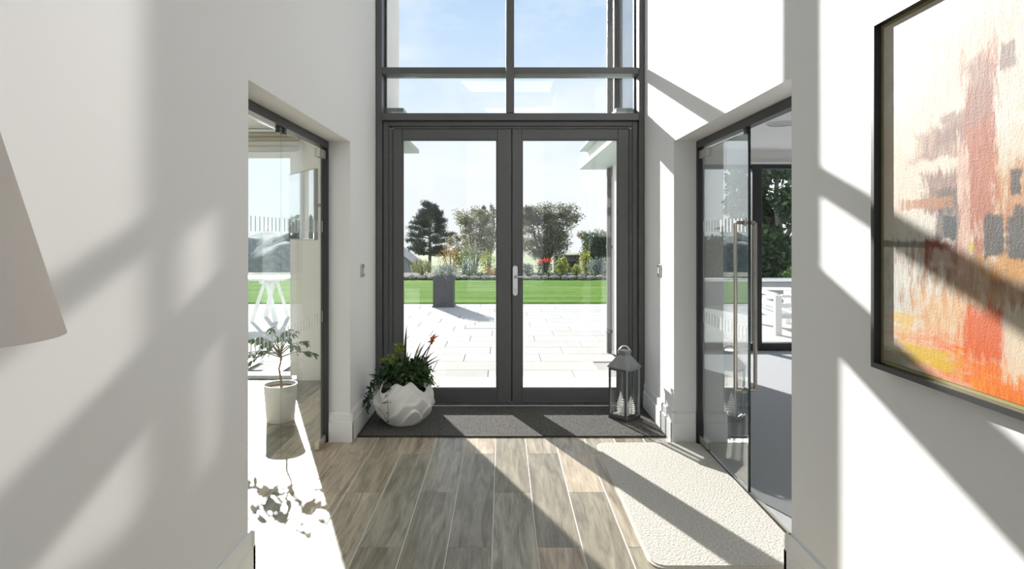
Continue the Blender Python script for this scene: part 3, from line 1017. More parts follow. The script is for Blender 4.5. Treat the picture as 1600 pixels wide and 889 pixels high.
tag(pg, 'large abstract painting in orange, rust and cream on the right wall', 'painting')

# ------------------------------------------------------------------ floor lamp (near left)
lp = empty('floor_lamp', (-0.882, 1.0, 0))
M['shade'] = mat('cream_lampshade', (0.72, 0.66, 0.60), 0.85, bump=.08, bscale=300)
b = MB(); b.lathe([(0.0, 0.0), (0.125, 0.0), (0.13, 0.008), (0.125, 0.02), (0.03, 0.028), (0.0, 0.03)], 40); b.build('base', M['bronze'], lp, smooth=True)
b = MB(); b.tube([(0, 0, 0.028), (0, 0, 1.42)], 0.011, 16); b.build('pole', M['bronze'], lp, smooth=True)
zb, zt, rb, rt = 1.268, 1.68, 0.142, 0.032
b = MB(); b.lathe([(rb, zb), (rt, zt), (rt - .004, zt), (rb - .004, zb), (rb, zb)], 64); b.build('lamp_shade', M['shade'], lp, smooth=True)
b = MB()
for k in range(3):
    a = 2 * PI * k / 3
    b.bar((0, 0, 1.42), ((rb - .03) * math.cos(a) * .78, (rb - .03) * math.sin(a) * .78, 1.42), 0.004)
b.build('shade_carrier', M['bronze'], lp)
tag(lp, 'floor lamp with a tall tapered cream shade before the left wall', 'lamp')

# ------------------------------------------------------------------ planter with mixed plants
pb = empty('potted_arrangement', (-0.752, 4.70, 0.010))
M['ceramic'] = mat('matt_white_ceramic', (0.80, 0.79, 0.77), 0.55)
nt, nz_ = 144, 80
H_, RM = 0.345, 0.222
def bowl_r(th, t):
    base = RM * math.sin(PI * (0.16 + 0.70 * t)) ** 0.72
    w1 = 2.6 * t + 0.62 * math.sin(2 * th + 0.6) + 0.34 * math.sin(3 * th + 1.3) + 0.12 * math.sin(7 * th)
    f = w1 - math.floor(w1)
    ridge = f ** 1.6 * (1 - max(0, (f - .88) / .12) ** 1.5)
    w2 = 1.7 * t - 0.6 * math.sin(2 * th + 2.4) + 0.3 * math.sin(5 * th)
    g = w2 - math.floor(w2)
    ridge2 = g ** 2.2 * (1 - max(0, (g - .9) / .1) ** 1.5)
    k = min(1, t * 5) * 1.0
    return base * (1 + k * (0.14 * ridge + 0.10 * ridge2 - 0.075))
b = MB()
rings = []
for j in range(nz_ + 1):
    row = []
    for i in range(nt):
        th = 2 * PI * i / nt
        top = 0.86 + 0.085 * math.sin(4 * th + 0.9) + 0.07 * math.sin(7 * th + 2.2)
        t = j / nz_ * top
        r_ = bowl_r(th, t)
        row.append(b.bm.verts.new((r_ * math.cos(th), r_ * math.sin(th), H_ * t * 1.02)))
    rings.append(row)
inner = []
for j in range(nz_, nz_ // 3, -3):
    row = []
    for i in range(nt):
        v_ = rings[j][i].co
        rr_ = math.hypot(v_.x, v_.y)
        k = (min(rr_, RM * .95) - 0.010) / rr_
        row.append(b.bm.verts.new((v_.x * k, v_.y * k, v_.z - (0.0 if j == nz_ else 0))))
    inner.append(row)
seq = rings + inner
for a, c in zip(seq, seq[1:]):
    for i in range(nt):
        b.bm.faces.new((a[i], a[(i + 1) % nt], c[(i + 1) % nt], c[i]))
b.bm.faces.new(rings[0][::-1])
b.build('bowl', M['ceramic'], pb, smooth=True)
M['soil'] = mat('dark_potting_soil', (0.045, 0.03, 0.02), 0.95, var=.4, scale=60, bump=.6)
M['terracotta'] = mat('terracotta', (0.42, 0.13, 0.06), 0.75, var=.1, scale=10)
MB().lathe([(0.0, 0.235), (0.12, 0.235), (0.19, 0.225)], 32).build('soil', M['soil'], pb)
b = MB(); b.lathe([(0.055, 0.19), (0.075, 0.275), (0.082, 0.275), (0.082, 0.295), (0.070, 0.295), (0.062, 0.20)], 28)
b.build('inner_pot', M['terracotta'], pb, (0.02, -0.085, 0), smooth=True)
M['dark_leaf'] = leaf_mat('dark_glossy_leaves', [(0.010, 0.028, 0.010), (0.025, 0.065, 0.02), (0.05, 0.11, 0.035), (0.09, 0.17, 0.06)], 0.35, .2)
M['lime_leaf'] = leaf_mat('lime_leaves', [(0.10, 0.17, 0.02), (0.20, 0.30, 0.04), (0.30, 0.38, 0.08)], 0.45, .35)
M['fern'] = leaf_mat('fern_leaflets', [(0.02, 0.06, 0.02), (0.05, 0.12, 0.035), (0.09, 0.17, 0.05)], 0.5, .3)
M['blade'] = mat('purple_green_blade', (0.045, 0.05, 0.025), 0.35, var=.5, scale=30)
M['blade_green'] = mat('fresh_green_blade', (0.10, 0.26, 0.05), 0.35, var=.3, scale=20)
M['stripe'] = mat('cream_edged_blade', (0.36, 0.40, 0.26), 0.4, var=.6, scale=90, stretch=(3, 3, .1))
M['stem'] = mat('brown_stem', (0.10, 0.075, 0.04), 0.7)
M['lily'] = mat('rust_orange_petal', (0.42, 0.09, 0.02), 0.45, var=.25, scale=40)
# bushy foliage
P = np.concatenate([ball_pts(750, (0.01, -0.02, 0.37), (0.19, 0.15, 0.11), .2), ball_pts(420, (0.11, -0.01, 0.37), (0.11, 0.13, 0.11), .2)])
o = leaf_cloud('foliage', P, 0.042, M['dark_leaf'], pb, 0.5, bias=(0, -.3, .5)); o['kind'] = 'stuff'
P = np.concatenate([ball_pts(90, (-0.10, -0.02, 0.465), (0.085, 0.07, 0.045), .3), ball_pts(110, (-0.035, 0.0, 0.53), (0.035, 0.035, 0.055), .3)])
o = leaf_cloud('lime_foliage', P, 0.030, M['lime_leaf'], pb, 0.5, bias=(0, 0, 1.0)); o['kind'] = 'stuff'
# fern fronds
def frond(base, d, length, droop, nl=16, wid=0.05):
    base, d = Vector(base), Vector(d).normalized()
    side = d.cross(Vector((0, 0, 1))).normalized()
    V, F = [], []
    pts = []
    for i in range(nl + 1):
        t = i / nl
        pts.append(base + d * length * t + Vector((0, 0, -droop * t * t)))
    for i in range(nl):
        t = (i + .5) / nl
        w = wid * math.sin(PI * min(1, .12 + t * .88)) ** .7
        p = pts[i]; tg = (pts[i + 1] - pts[i]).normalized()
        for s_ in (-1, 1):
            tip = p + side * s_ * w + tg * w * .5 + Vector((0, 0, -w * .2))
            k = len(V)
            V += [p - tg * .004, p + side * s_ * w * .5 + tg * w * .05, tip, p + side * s_ * w * .5 + tg * w * .45]
            F.append((k, k + 1, k + 2, k + 3))
    return np.array([tuple(v) for v in V]), np.array(F), pts
def fronds(name, base, specs, m, parent):
    for (d, L_, dr_, w) in specs:
        V, F, pts = frond(base, d, L_, dr_, wid=w)
        o = new_obj(name, np_mesh(name, V, F, m), parent)
rr = random.Random(3)
fronds('fern_frond', (-0.10, -0.01, 0.30), [((math.cos(a), math.sin(a) * .8, h), L_, .10, .045) for a, h, L_ in
       ((2.2, .9, .22), (2.9, .8, .24), (3.6, .9, .22), (4.4, 1.0, .20), (3.2, 1.6, .24), (2.6, 1.7, .25), (4.0, 1.6, .2))], M['fern'], pb)
fronds('fern_frond', (0.12, 0.0, 0.32), [((math.cos(a), math.sin(a) * .8, h), L_, .14, .04) for a, h, L_ in
       ((0.1, .8, .16), (-.7, .7, .16), (-1.3, .9, .15))], M['fern'], pb)
def blade(base, tip, w, m, bow=0.02, name='blade_leaf', parent=None):
    base, tip = Vector(base), Vector(tip)
    d = (tip - base)
    side = d.cross(Vector((0.2, 1, 0))).normalized()
    nrm = d.cross(side).normalized()
    V, F = [], []
    n_ = 7
    for i in range(n_ + 1):
        t = i / n_
        ww = w * (0.55 + 1.4 * t * (1 - t)) * (1 - t ** 4) + .0004
        c = base + d * t + Vector((d.x, d.y, 0)).normalized() * (bow * math.sin(PI * t) * -1) + Vector((0, 0, bow * math.sin(PI * t)))
        V += [c - side * ww / 2 + nrm * ww * .12, c, c + side * ww / 2 + nrm * ww * .12]
    for i in range(n_):
        for k in range(2):
            a = i * 3 + k
            F.append((a, a + 1, a + 4, a + 3))
    return new_obj(name, np_mesh(name, np.array([tuple(v) for v in V]), np.array(F), m), parent)
for bs, tp, w, m_ in (((.012, 0, .30), (.024, -.02, .745), .024, 'blade'), ((.02, 0, .3), (.035, -.02, .55), .016, 'stripe'), ((.03, 0, .3), (.06, 0, .53), .015, 'stripe'),
                      ((.07, 0, .3), (.135, -.02, .615), .022, 'stripe'), ((.08, 0, .3), (.16, 0, .60), .020, 'blade'), ((.09, 0, .3), (.215, 0, .60), .018, 'blade'),
                      ((.09, .02, .32), (.235, 0, .535), .016, 'blade'), ((.10, .0, .32), (.265, 0, .50), .016, 'blade'), ((.10, .02, .32), (.285, 0, .475), .014, 'blade'),
                      ((.08, -.02, .32), (.15, -.05, .52), .030, 'blade'), ((.07, .02, .32), (.12, .05, .52), .034, 'dark'), ((.10, .02, .3), (.20, .0, .50), .034, 'dark')):
    blade(bs, tp, w, M['dark_leaf'] if m_ == 'dark' else M[m_], .02, parent=pb)
for k in range(7):
    x_ = .10 + .022 * k
    b = blade((.10 + .01 * k, -.04, .40), (.17 + .018 * k + .01 * (k % 2), -.07 + .02 * (k % 3), .27 + .02 * (k % 3)), .022, M['blade_green'], .085, 'strap_leaf', pb)
# lily on its stem
b = MB(); b.tube([(.12, -.01, .32), (.17, -.01, .50), (.205, -.01, .595)], .004, 6); ls = b.build('lily_stem', M['stem'], pb)
for k in range(6):
    a = 2 * PI * k / 6
    blade((.212, -.01, .592), (.222 + .045 * math.cos(a), -.01 + .035 * math.sin(a), .61 + .038 * math.sin(a + .7) + .02), .020, M['lily'], .012, 'petal', ls)
# trailing vines over the rim
def vine(path, nleaf, name, size=.034):
    b = MB(); b.tube(path, .0018, 5); st = b.build(name, M['stem'], pb)
    Pp = []
    for i in range(nleaf):
        t = (i + .5) / nleaf * (len(path) - 1)
        k = int(t); f = t - k
        p = Vector(path[k]).lerp(Vector(path[min(k + 1, len(path) - 1)]), f)
        for q in range(4): Pp.append(tuple(p + Vector((RNG.normal() * .006, RNG.normal() * .006, RNG.normal() * .006))))
    o = leaf_cloud('vine_leaves', Pp, size, M['dark_leaf'], st, .38, bias=(0, -.1, -.4)); o['kind'] = 'stuff'
for path, nl in ((((-.14, -.05, .30), (-.20, -.07, .33), (-.245, -.09, .27), (-.255, -.10, .17), (-.262, -.10, .10)), 13),
                 (((-.15, -.04, .30), (-.21, -.05, .31), (-.25, -.06, .25), (-.27, -.08, .19), (-.285, -.10, .15)), 11),
                 (((-.13, -.08, .30), (-.20, -.10, .29), (-.235, -.12, .22), (-.245, -.12, .14)), 9),
                 (((-.14, -.02, .32), (-.20, -.03, .34), (-.24, -.03, .29), (-.255, -.04, .22), (-.26, -.05, .15)), 10),
                 (((-.08, -.17, .29), (-.085, -.235, .28), (-.08, -.243, .20), (-.075, -.245, .12), (-.08, -.21, .055)), 5),
                 (((.17, -.05, .31), (.225, -.06, .32), (.245, -.06, .27), (.25, -.06, .24)), 4)):
    vine(path, nl, 'trailing_vine')
tag(pb, 'white wavy ceramic bowl of ferns and an orange lily left of the doors', 'plant')

# ------------------------------------------------------------------ lantern
ln = empty('metal_lantern', (0.952, 4.795, 0.010), R(42))
M['pewter'] = mat('pewter_steel', (0.36, 0.37, 0.375), 0.33, 0.75, var=.12, scale=12)
M['pewter_dark'] = mat('dark_pewter', (0.10, 0.105, 0.11), 0.4, 0.6)
h2 = 0.085
MB().box(-h2 - .004, h2 + .004, -h2 - .004, h2 + .004, 0.0, 0.022, bev=.003).build('base', M['pewter_dark'], ln)
zt0, zt1 = 0.022, 0.395
for sx in (-1, 1):
    for sy in (-1, 1):
        MB().box(min(sx * h2, sx * (h2 - .012)), max(sx * h2, sx * (h2 - .012)), min(sy * h2, sy * (h2 - .012)), max(sy * h2, sy * (h2 - .012)), zt0, zt1, bev=.001).build('corner_post', M['pewter'], ln)
b = MB()
w = .010
for s_ in (-1, 1):
    b.box(-h2 + .012, h2 - .012, min(s_ * h2, s_ * (h2 - w)), max(s_ * h2, s_ * (h2 - w)), zt1 - .016, zt1)
    b.box(min(s_ * h2, s_ * (h2 - w)), max(s_ * h2, s_ * (h2 - w)), -h2 + .012, h2 - .012, zt1 - .016, zt1)
b.build('top_rail', M['pewter'], ln)
hh = h2 - .0125
for (x0, x1, y0, y1) in ((-hh, hh, h2 - .006, h2 - .004), (h2 - .006, h2 - .004, -hh, hh), (-hh, hh, -h2 + .004, -h2 + .006)):
    MB().box(x0, x1, y0, y1, zt0 + .001, zt1 - .017).build('glass_pane', M['lantern_glass'], ln)
# hinged door: frame, pane, latch (on the left face seen from the hall)
ld = MB()
xf = -h2
ld.box(xf - .008, xf - .001, -h2 + .004, -h2 + .016, .026, .388); ld.box(xf - .008, xf - .001, h2 - .016, h2 - .004, .026, .388)
ld.box(xf - .008, xf - .001, -h2 + .016, h2 - .016, .026, .038); ld.box(xf - .008, xf - .001, -h2 + .016, h2 - .016, .376, .388)
ldo = ld.build('door', M['pewter_dark'], ln)
MB().box(xf - .0055, xf - .0035, -h2 + .017, h2 - .017, .039, .375).build('glass_pane', M['lantern_glass'], ldo)
b = MB(); b.tube([(xf - .008, h2 - .010, .23), (xf - .020, h2 - .010, .23)], .005, 8); b.build('latch_knob', M['pewter_dark'], ldo)
# roof: four slopes, neck and cap
b = MB()
def frustum(b, r0, z0, r1, z1):
    A = [b.bm.verts.new((sx * r0, sy * r0, z0)) for sx, sy in ((-1, -1), (1, -1), (1, 1), (-1, 1))]
    B = [b.bm.verts.new((sx * r1, sy * r1, z1)) for sx, sy in ((-1, -1), (1, -1), (1, 1), (-1, 1))]
    for i in range(4):
        b.bm.faces.new((A[i], A[(i + 1) % 4], B[(i + 1) % 4], B[i]))
    b.bm.faces.new(A[::-1]); b.bm.faces.new(B)
frustum(b, h2 + .010, .394, h2 + .010, .402)
frustum(b, h2 + .008, .402, .034, .490)
b.build('roof', M['pewter'], ln)
b = MB(); frustum(b, .033, .488, .040, .520); frustum(b, .042, .520, .042, .526)
b.build('chimney_cap', M['pewter'], ln)
b = MB()
arc = [(-.05 + .10 * t, 0, .505 + .055 * math.sin(PI * t) ** .6) for t in np.linspace(0, 1, 14)]
b.tube(arc, .0055, 8)
b.tube([(-.05, 0, .505), (-.03, 0, .508)], .005, 8); b.tube([(.05, 0, .505), (.03, 0, .508)], .005, 8)
b.build('handle', M['silver'], ln, smooth=True, rot=(0, 0, R(-38)))
tag(ln, 'pewter metal lantern with glass sides holding white cones right of the doors', 'lantern')
# white cones standing in the lantern
M['cone'] = mat('white_painted_cone', (0.80, 0.79, 0.76), 0.7)
def cone_mesh(name, h, r):
    b = MB()
    b.tube([(0, 0, 0), (0, 0, h * .96)], [r * .35, r * .1], 8)
    rows = 9
    for j in range(rows):
        t = j / (rows - 1)
        rad = r * (0.55 + 0.5 * math.sin(PI * (.25 + .6 * t))) * (1 - .78 * t ** 1.6)
        z = h * (0.06 + .88 * t)
        k = 9 if t < .7 else 6
        for i in range(k):
            a = 2 * PI * (i + .5 * (j % 2)) / k
            d = Vector((math.cos(a), math.sin(a), 0)); s_ = Vector((-d.y, d.x, 0))
            w = rad * .42
            p0 = d * rad * .3 + Vector((0, 0, z)); p1 = d * rad + Vector((0, 0, z + h * .035))
            vs = [b.bm.verts.new(p) for p in (p0 - s_ * w * .5, p0 + s_ * w * .5, p1 + s_ * w, p1 + d * w * .25 + Vector((0, 0, .004)), p1 - s_ * w)]
            lo = [b.bm.verts.new(v.co - Vector((0, 0, h * .035))) for v in vs]
            b.bm.faces.new(vs); b.bm.faces.new(lo[::-1])
            for q in range(5): b.bm.faces.new((vs[q], lo[q], lo[(q + 1) % 5], vs[(q + 1) % 5]))
    return b.mesh(name, M['cone'])
def in_lantern(x, y):
    c, s_ = math.cos(R(42)), math.sin(R(42))
    return (0.952 + c * x - s_ * y, 4.795 + s_ * x + c * y, 0.033)
cm = cone_mesh('pine_cone', 0.150, 0.031)
for (x, y, sc, lab) in ((-.036, -.034, 1.0, 'tall white pine cone standing in the front of the lantern'), (.036, -.036, .98, 'white pine cone behind the right pane of the lantern'), (.0, .036, 1.15, 'tallest white pine cone at the back of the lantern')):
    o = new_obj('pine_cone', cm, None, in_lantern(x, y)); o.scale = (sc if sc <= 1 else .95, sc if sc <= 1 else .95, sc); o.rotation_euler = (0, 0, rr.random() * 6)
    tag(o, lab, 'pine cone', 'white pine cones in the lantern')
b = MB()
for k in range(420):
    x, y = rr.uniform(-.064, .064), rr.uniform(-.064, .064)
    s_ = rr.uniform(.006, .010)
    if min(math.hypot(x + .036, y + .034), math.hypot(x - .036, y + .036), math.hypot(x, y - .036)) < .044: continue
    r_ = bmesh.ops.create_icosphere(b.bm, subdivisions=1, radius=s_)
    bmesh.ops.transform(b.bm, matrix=Matrix.Translation((x, y, .003 + rr.random() * .012)) @ Euler((rr.random() * 6, rr.random() * 6, 0)).to_matrix().to_4x4() @ Matrix.Diagonal((1, .8, .6, 1)), verts=r_['verts'])
o = b.build('pebbles', M['cone'], None, (0.952, 4.795, 0.034), (0, 0, R(42)))
tag(o, 'small white pebbles strewn on the floor of the lantern', 'pebbles', kind='stuff')

# ------------------------------------------------------------------ potted tree in the left room
pt = empty('potted_tree', (-1.715, 4.75, 0))
b = MB(); b.lathe([(0.0, 0.0), (0.098, 0.0), (0.104, 0.006), (0.124, 0.275), (0.128, 0.285), (0.118, 0.285), (0.114, 0.25), (0.0, 0.25)], 48)
b.build('pot', mat('white_glazed_pot', (0.78, 0.78, 0.77), 0.3), pt, smooth=True)
MB().lathe([(0.0, 0.262), (0.06, 0.260), (0.115, 0.255)], 28).build('soil', mat('brown_bark_mulch', (0.22, 0.11, 0.045), 0.9, var=.5, scale=50, bump=.8), pt)
b = MB()
trunk = [(0.01, 0, .25), (0.0, 0, .33), (-.012, 0, .40), (0.005, 0, .47), (0.0, 0, .53)]
b.tube(trunk, [.011, .009, .0085, .008, .007], 8)
tips = []
rt_ = random.Random(5)
for k, (dx, dy, dz) in enumerate(((-.20, -.03, .10), (-.25, .02, -.02), (-.12, -.08, .16), (.10, .02, .15), (.20, -.03, .11), (.02, .08, .19), (.14, -.07, .05), (-.16, .07, .06), (.24, .04, .02), (-.05, -.10, .10), (-.17, .05, .13), (-.28, -.05, .04), (-.22, -.09, -.07), (-.09, .06, .20), (-.13, -.02, .05), (.06, -.08, .17))):
    s0 = Vector(trunk[-1]) - Vector((0, 0, .02 * (k % 3)))
    e_ = s0 + Vector((dx, dy, dz))
    mid = s0.lerp(e_, .5) + Vector((0, 0, .03))
    b.tube([s0, mid, e_], [.0045, .003, .0018], 6)
    for t in (.45, .6, .72, .84, .93, 1.0, 1.0):
        p = (s0.lerp(mid, t * 2) if t < .5 else mid.lerp(e_, t * 2 - 1))
        tips.append((p, Vector((dx, dy, 0))))
b.build('trunk', mat('pale_brown_bark', (0.30, 0.22, 0.13), 0.8, var=.2, scale=60), pt, smooth=True)
M['tree_leaf'] = leaf_mat('mid_green_leaves', [(0.03, 0.085, 0.012), (0.05, 0.13, 0.02), (0.09, 0.19, 0.035)], 0.7, .10)
M['tree_leaf'].node_tree.nodes['Principled BSDF'].inputs['Specular IOR Level'].default_value = 0.1
def leaf_mesh():
    V = [(0, 0, 0), (.22, .17, .03), (.5, .21, .02), (.78, .13, -.03), (1, 0, -.12), (.78, -.13, -.03), (.5, -.21, .02), (.22, -.17, .03), (.5, 0, -.02), (.22, 0, -.01), (.78, 0, -.06)]
    F = [(0, 9, 1, 0), (9, 8, 2, 1), (8, 10, 3, 2), (10, 4, 3, 10), (0, 7, 9, 0), (9, 7, 6, 8), (8, 6, 5, 10), (10, 5, 4, 10)]
    me = bpy.data.meshes.new('leaf')
    me.from_pydata(V, [], [tuple(dict.fromkeys(f)) for f in F]); me.update(); me.materials.append(M['tree_leaf'])
    return me
lm = leaf_mesh()
for (p, d) in tips:
    for q in range(2):
        o = new_obj('leaf', lm, pt, p)
        yaw = math.atan2(d.y, d.x) + rt_.uniform(-1.3, 1.3)
        o.rotation_euler = (rt_.uniform(-.7, .7), rt_.uniform(-.1, .9), yaw)
        s_ = rt_.uniform(.045, .075); o.scale = (s_, s_, s_)
tag(pt, 'small leafy tree in a white pot on the left room floor', 'plant')

# ================================================================== things outdoors
# ------------------------------------------------------------------ square planter with lavender on the terrace
op = empty('square_planter', (-1.19, 12.55, tz))
M['slate'] = mat('dark_slate_fibre', (0.045, 0.047, 0.055), 0.4, var=.2, scale=6)
b = MB()
o_w = .205
frus = MB(); frustum(frus, .218, 0.0, .218, .03); frustum(frus, .205, 0.03, o_w, .60); frus.build('planter_box', M['slate'], op)
b = MB()
for s_ in (-1, 1):
    b.box(-.215, .215, min(s_ * .175, s_ * .215), max(s_ * .175, s_ * .215), .592, .625); b.box(min(s_ * .175, s_ * .215), max(s_ * .175, s_ * .215), -.174, .174, .592, .625)
b.build('rim', M['slate'], op)
b = MB()
for x0, x1, z0, z1 in ((-.15, -.135, .09, .53), (.135, .15, .09, .53), (-.135, .135, .09, .105), (-.135, .135, .515, .53)):
    b.box(x0, x1, -.212, -.198, z0, z1)
b.build('panel_moulding', M['slate'], op)
MB().box(-.174, .174, -.174, .174, .598, .612).build('soil', M['soil'], op)
M['lavender'] = leaf_mat('silver_green_leaves', [(0.20, 0.24, 0.20), (0.32, 0.37, 0.33), (0.45, 0.50, 0.46)], 0.7, .25)
o = leaf_cloud('lavender_foliage', ball_pts(900, (0.02, 0, .68), (.26, .24, .17), .2), .075, M['lavender'], op, .2, bias=(0, 0, 1.2)); o['kind'] = 'stuff'
tag(op, 'square dark slate planter of silvery lavender on the terrace edge', 'planter')

# drain cover in the paving
dc = empty('inspection_cover', (-0.26, 9.75, tz + .001))
b = MB(); b.box(-.34, .34, -.17, -.155, -.002, .004); b.box(-.34, .34, .155, .17, -.002, .004); b.box(-.34, -.325, -.155, .155, -.002, .004); b.box(.325, .34, -.155, .155, -.002, .004)
b.build('steel_edge', M['pewter'], dc)
MB().box(-.32, .32, -.15, .15, -.002, .003).build('paved_lid', M['paver'], dc)
tag(dc, 'recessed paved inspection cover with thin steel edge in the terrace', 'drain cover')

# ------------------------------------------------------------------ flower bed at the lawn's far edge
bed = struct(MB().box(-9, 6, 19.9, 22.4, -0.3, 0.04).build('bed_soil', M['soil']))
M['stone'] = mat('grey_walling_stone', (0.36, 0.34, 0.30), 0.9, var=.3, scale=4)
rb_ = random.Random(9)
ed = empty('stone_edging', (0, 19.8, 0))
x = -8.0
st_me = []
for k in range(4):
    b = MB(); r_ = bmesh.ops.create_icosphere(b.bm, subdivisions=1, radius=.5)
    for v_ in b.bm.verts: v_.co = Vector((v_.co.x * rb_.uniform(.85, 1.15), v_.co.y * rb_.uniform(.8, 1.1), v_.co.z * rb_.uniform(.8, 1.1)))
    st_me.append(b.mesh('stone', M['stone']))
while x < 5.6:
    w = rb_.uniform(.22, .42)
    o = new_obj('stone', st_me[rb_.randrange(4)], ed, (x + w / 2, rb_.uniform(-.04, .04), .05)); o.scale = (w * 1.08, .3, rb_.uniform(.14, .22)); o.rotation_euler = (0, 0, rb_.uniform(-.2, .2))
    x += w
tag(ed, 'low edging of rough grey stones between lawn and flower bed', 'edging')
def shrub(name, x, y, z, rx, rz, cols, label, n=700, size=.06, group=None, cat='shrub', flowers=None, bias=(0, 0, .5), aspect=.45, ry=None):
    ry = ry or min(.34, rx * .8) if y < 22 else rx * .8
    o = empty(name, (x, y, z))
    key = 'shrub_' + str(cols)
    if key not in M: M[key] = leaf_mat('shrub_leaves', cols, .55, .3)
    f = leaf_cloud('foliage', ball_pts(n, (0, 0, rz), (rx, ry, rz), .25), size, M[key], o, aspect, bias=bias); f['kind'] = 'stuff'
    b = MB()
    for k in range(4):
        a = k * 1.6
        b.tube([(0, 0, 0), (rx * .3 * math.cos(a), rx * .3 * math.sin(a), rz), (rx * .5 * math.cos(a), rx * .5 * math.sin(a), rz * 1.5)], [.02, .014, .006], 5)
    b.build('stems', M['stem'], o)
    if flowers:
        k2 = 'flower_' + str(flowers)
        if k2 not in M: M[k2] = leaf_mat('blooms', [flowers, tuple(min(1, c * 1.3) for c in flowers)], .5, .3)
        f = leaf_cloud('blooms', ball_pts(90, (0, -.05, rz * 1.75), (rx * 1.25, ry * .7, rz * .26), .2), size * 1.1, M[k2], o, .8); f['kind'] = 'stuff'
    tag(o, label, cat, group)
    return o
G1 = [(0.03, 0.07, 0.02), (0.08, 0.15, 0.04), (0.16, 0.24, 0.07)]
YEL = [(0.14, 0.20, 0.03), (0.30, 0.36, 0.05), (0.50, 0.50, 0.08)]
SIL = [(0.13, 0.19, 0.17), (0.24, 0.31, 0.28), (0.36, 0.42, 0.38)]
ORG = [(0.30, 0.12, 0.03), (0.48, 0.24, 0.05), (0.34, 0.30, 0.08)]
DRK = [(0.02, 0.035, 0.02), (0.05, 0.07, 0.03), (0.09, 0.11, 0.05)]
shrub('grass_tuft', -2.75, 20.95, 0, .42, .25, [(0.14, 0.18, 0.06), (0.3, 0.33, 0.14), (0.42, 0.40, 0.22)], 'pale tufted grass left of the square planter', 500, .16, aspect=.12, bias=(0, 0, 2.5), cat='plant')
shrub('green_shrub', -1.35, 21.75, 0, .42, .42, G1, 'mid green shrub behind the square planter')
shrub('silver_shrub', -1.12, 20.85, 0, .30, .30, SIL, 'small grey-green shrub just right of the square planter', 500)
shrub('yellow_shrub', -0.52, 21.7, 0, .30, .44, YEL, 'yellow-green upright shrub seen in the left door pane', 600)
shrub('orange_shrub', -0.25, 20.8, 0, .50, .16, ORG, 'low orange-leaved shrub near the centre stile of the doors', 600, .05)
shrub('edge_perennial', -0.9, 20.3, 0, .5, .10, G1, 'low green perennial on the stone edging in the left door pane', 500, .05, cat='plant', ry=.10)
shrub('silver_shrub', 0.85, 20.9, 0, .24, .24, SIL, 'silvery blue shrub beside the door handle', 700)
shrub('red_flower_shrub', 1.42, 20.95, 0, .28, .30, DRK, 'dark-leaved shrub topped with red flowers', 700, flowers=(0.80, 0.035, 0.02))
shrub('yellow_shrub', 2.03, 20.9, 0, .22, .34, YEL, 'yellow-green leafy shrub right of the red flowers', 350, .11)
shrub('green_shrub', 2.52, 20.9, 0, .20, .20, YEL, 'low lime shrub between the grey box and the lawn', 600)
shrub('yellow_shrub', 2.95, 21.7, 0, .24, .46, YEL, 'bright yellow shrub left of the clipped hedge', 600)
shrub('silver_shrub', 3.22, 20.9, 0, .40, .32, SIL, 'tall silvery shrub in front of the clipped hedge', 800)
shrub('edge_perennial', 1.6, 20.3, 0, .9, .09, G1, 'low green perennial along the edging below the red flowers', 900, .05, cat='plant', ry=.10)
shrub('edge_perennial', 3.25, 20.3, 0, .7, .09, G1, 'low green perennial along the edging before the silvery shrub', 700, .05, cat='plant', ry=.10)
shrub('autumn_shrub', -2.05, 24.2, -.25, .55, .62, ORG, 'orange autumn shrub behind the pine trunk', 700, .08)
shrub('autumn_shrub', 3.80, 26.0, -.25, .70, .62, [(0.22, 0.13, 0.03), (0.4, 0.24, 0.05), (0.3, 0.32, 0.08)], 'golden autumn shrub between the grey box and the clipped hedge', 800, .08)
shrub('green_shrub', -1.2, 26.2, -.25, .75, .70, [(0.12, 0.16, 0.08), (0.24, 0.28, 0.14), (0.36, 0.38, 0.22)], 'pale green loose shrub right of the pine', 900, .08)

# clipped hedge
def hedge(name, x0, x1, y0, y1, z0, z1, label, n, size, cols, cat='hedge'):
    o = empty(name, ((x0 + x1) / 2, (y0 + y1) / 2, z0))
    wx, wy, h = (x1 - x0) / 2, (y1 - y0) / 2, z1 - z0
    key = 'hedge_' + str(cols)
    if key not in M: M[key] = leaf_mat('hedge_leaves', cols, .5, .25)
    P = []
    areas = [('f', wx * 2 * h), ('b', wx * 2 * h), ('l', wy * 2 * h), ('r', wy * 2 * h), ('t', wx * wy * 4)]
    tot = sum(a for _, a in areas)
    for s_, a in areas:
        k = int(n * a / tot)
        u_, v_ = RNG.uniform(-1, 1, k), RNG.uniform(0, 1, k)
        dpt = RNG.normal(0, .03, k) - .02
        if s_ == 'f': P.append(np.stack([u_ * wx, -wy - dpt * -1, v_ * h], 1))
        if s_ == 'b': P.append(np.stack([u_ * wx, np.full(k, wy) + dpt, v_ * h], 1))
        if s_ == 'l': P.append(np.stack([np.full(k, -wx) - dpt, u_ * wy, v_ * h], 1))
        if s_ == 'r': P.append(np.stack([np.full(k, wx) + dpt, u_ * wy, v_ * h], 1))
        if s_ == 't': P.append(np.stack([u_ * wx, (v_ * 2 - 1) * wy, h + dpt], 1))
    f = leaf_cloud('foliage', np.concatenate(P), size, M[key], o, .5); f['kind'] = 'stuff'
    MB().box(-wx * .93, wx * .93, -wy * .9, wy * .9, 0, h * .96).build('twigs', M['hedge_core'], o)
    tag(o, label, cat)
    return o
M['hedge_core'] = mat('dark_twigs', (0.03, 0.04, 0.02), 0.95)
hedge('clipped_hedge', 3.22, 6.2, 23.2, 24.4, -.3, 1.42, 'tall flat-topped clipped hedge at the right end of the flower bed', 9000, .09, [(0.03, 0.07, 0.03), (0.07, 0.13, 0.06), (0.12, 0.19, 0.09)])

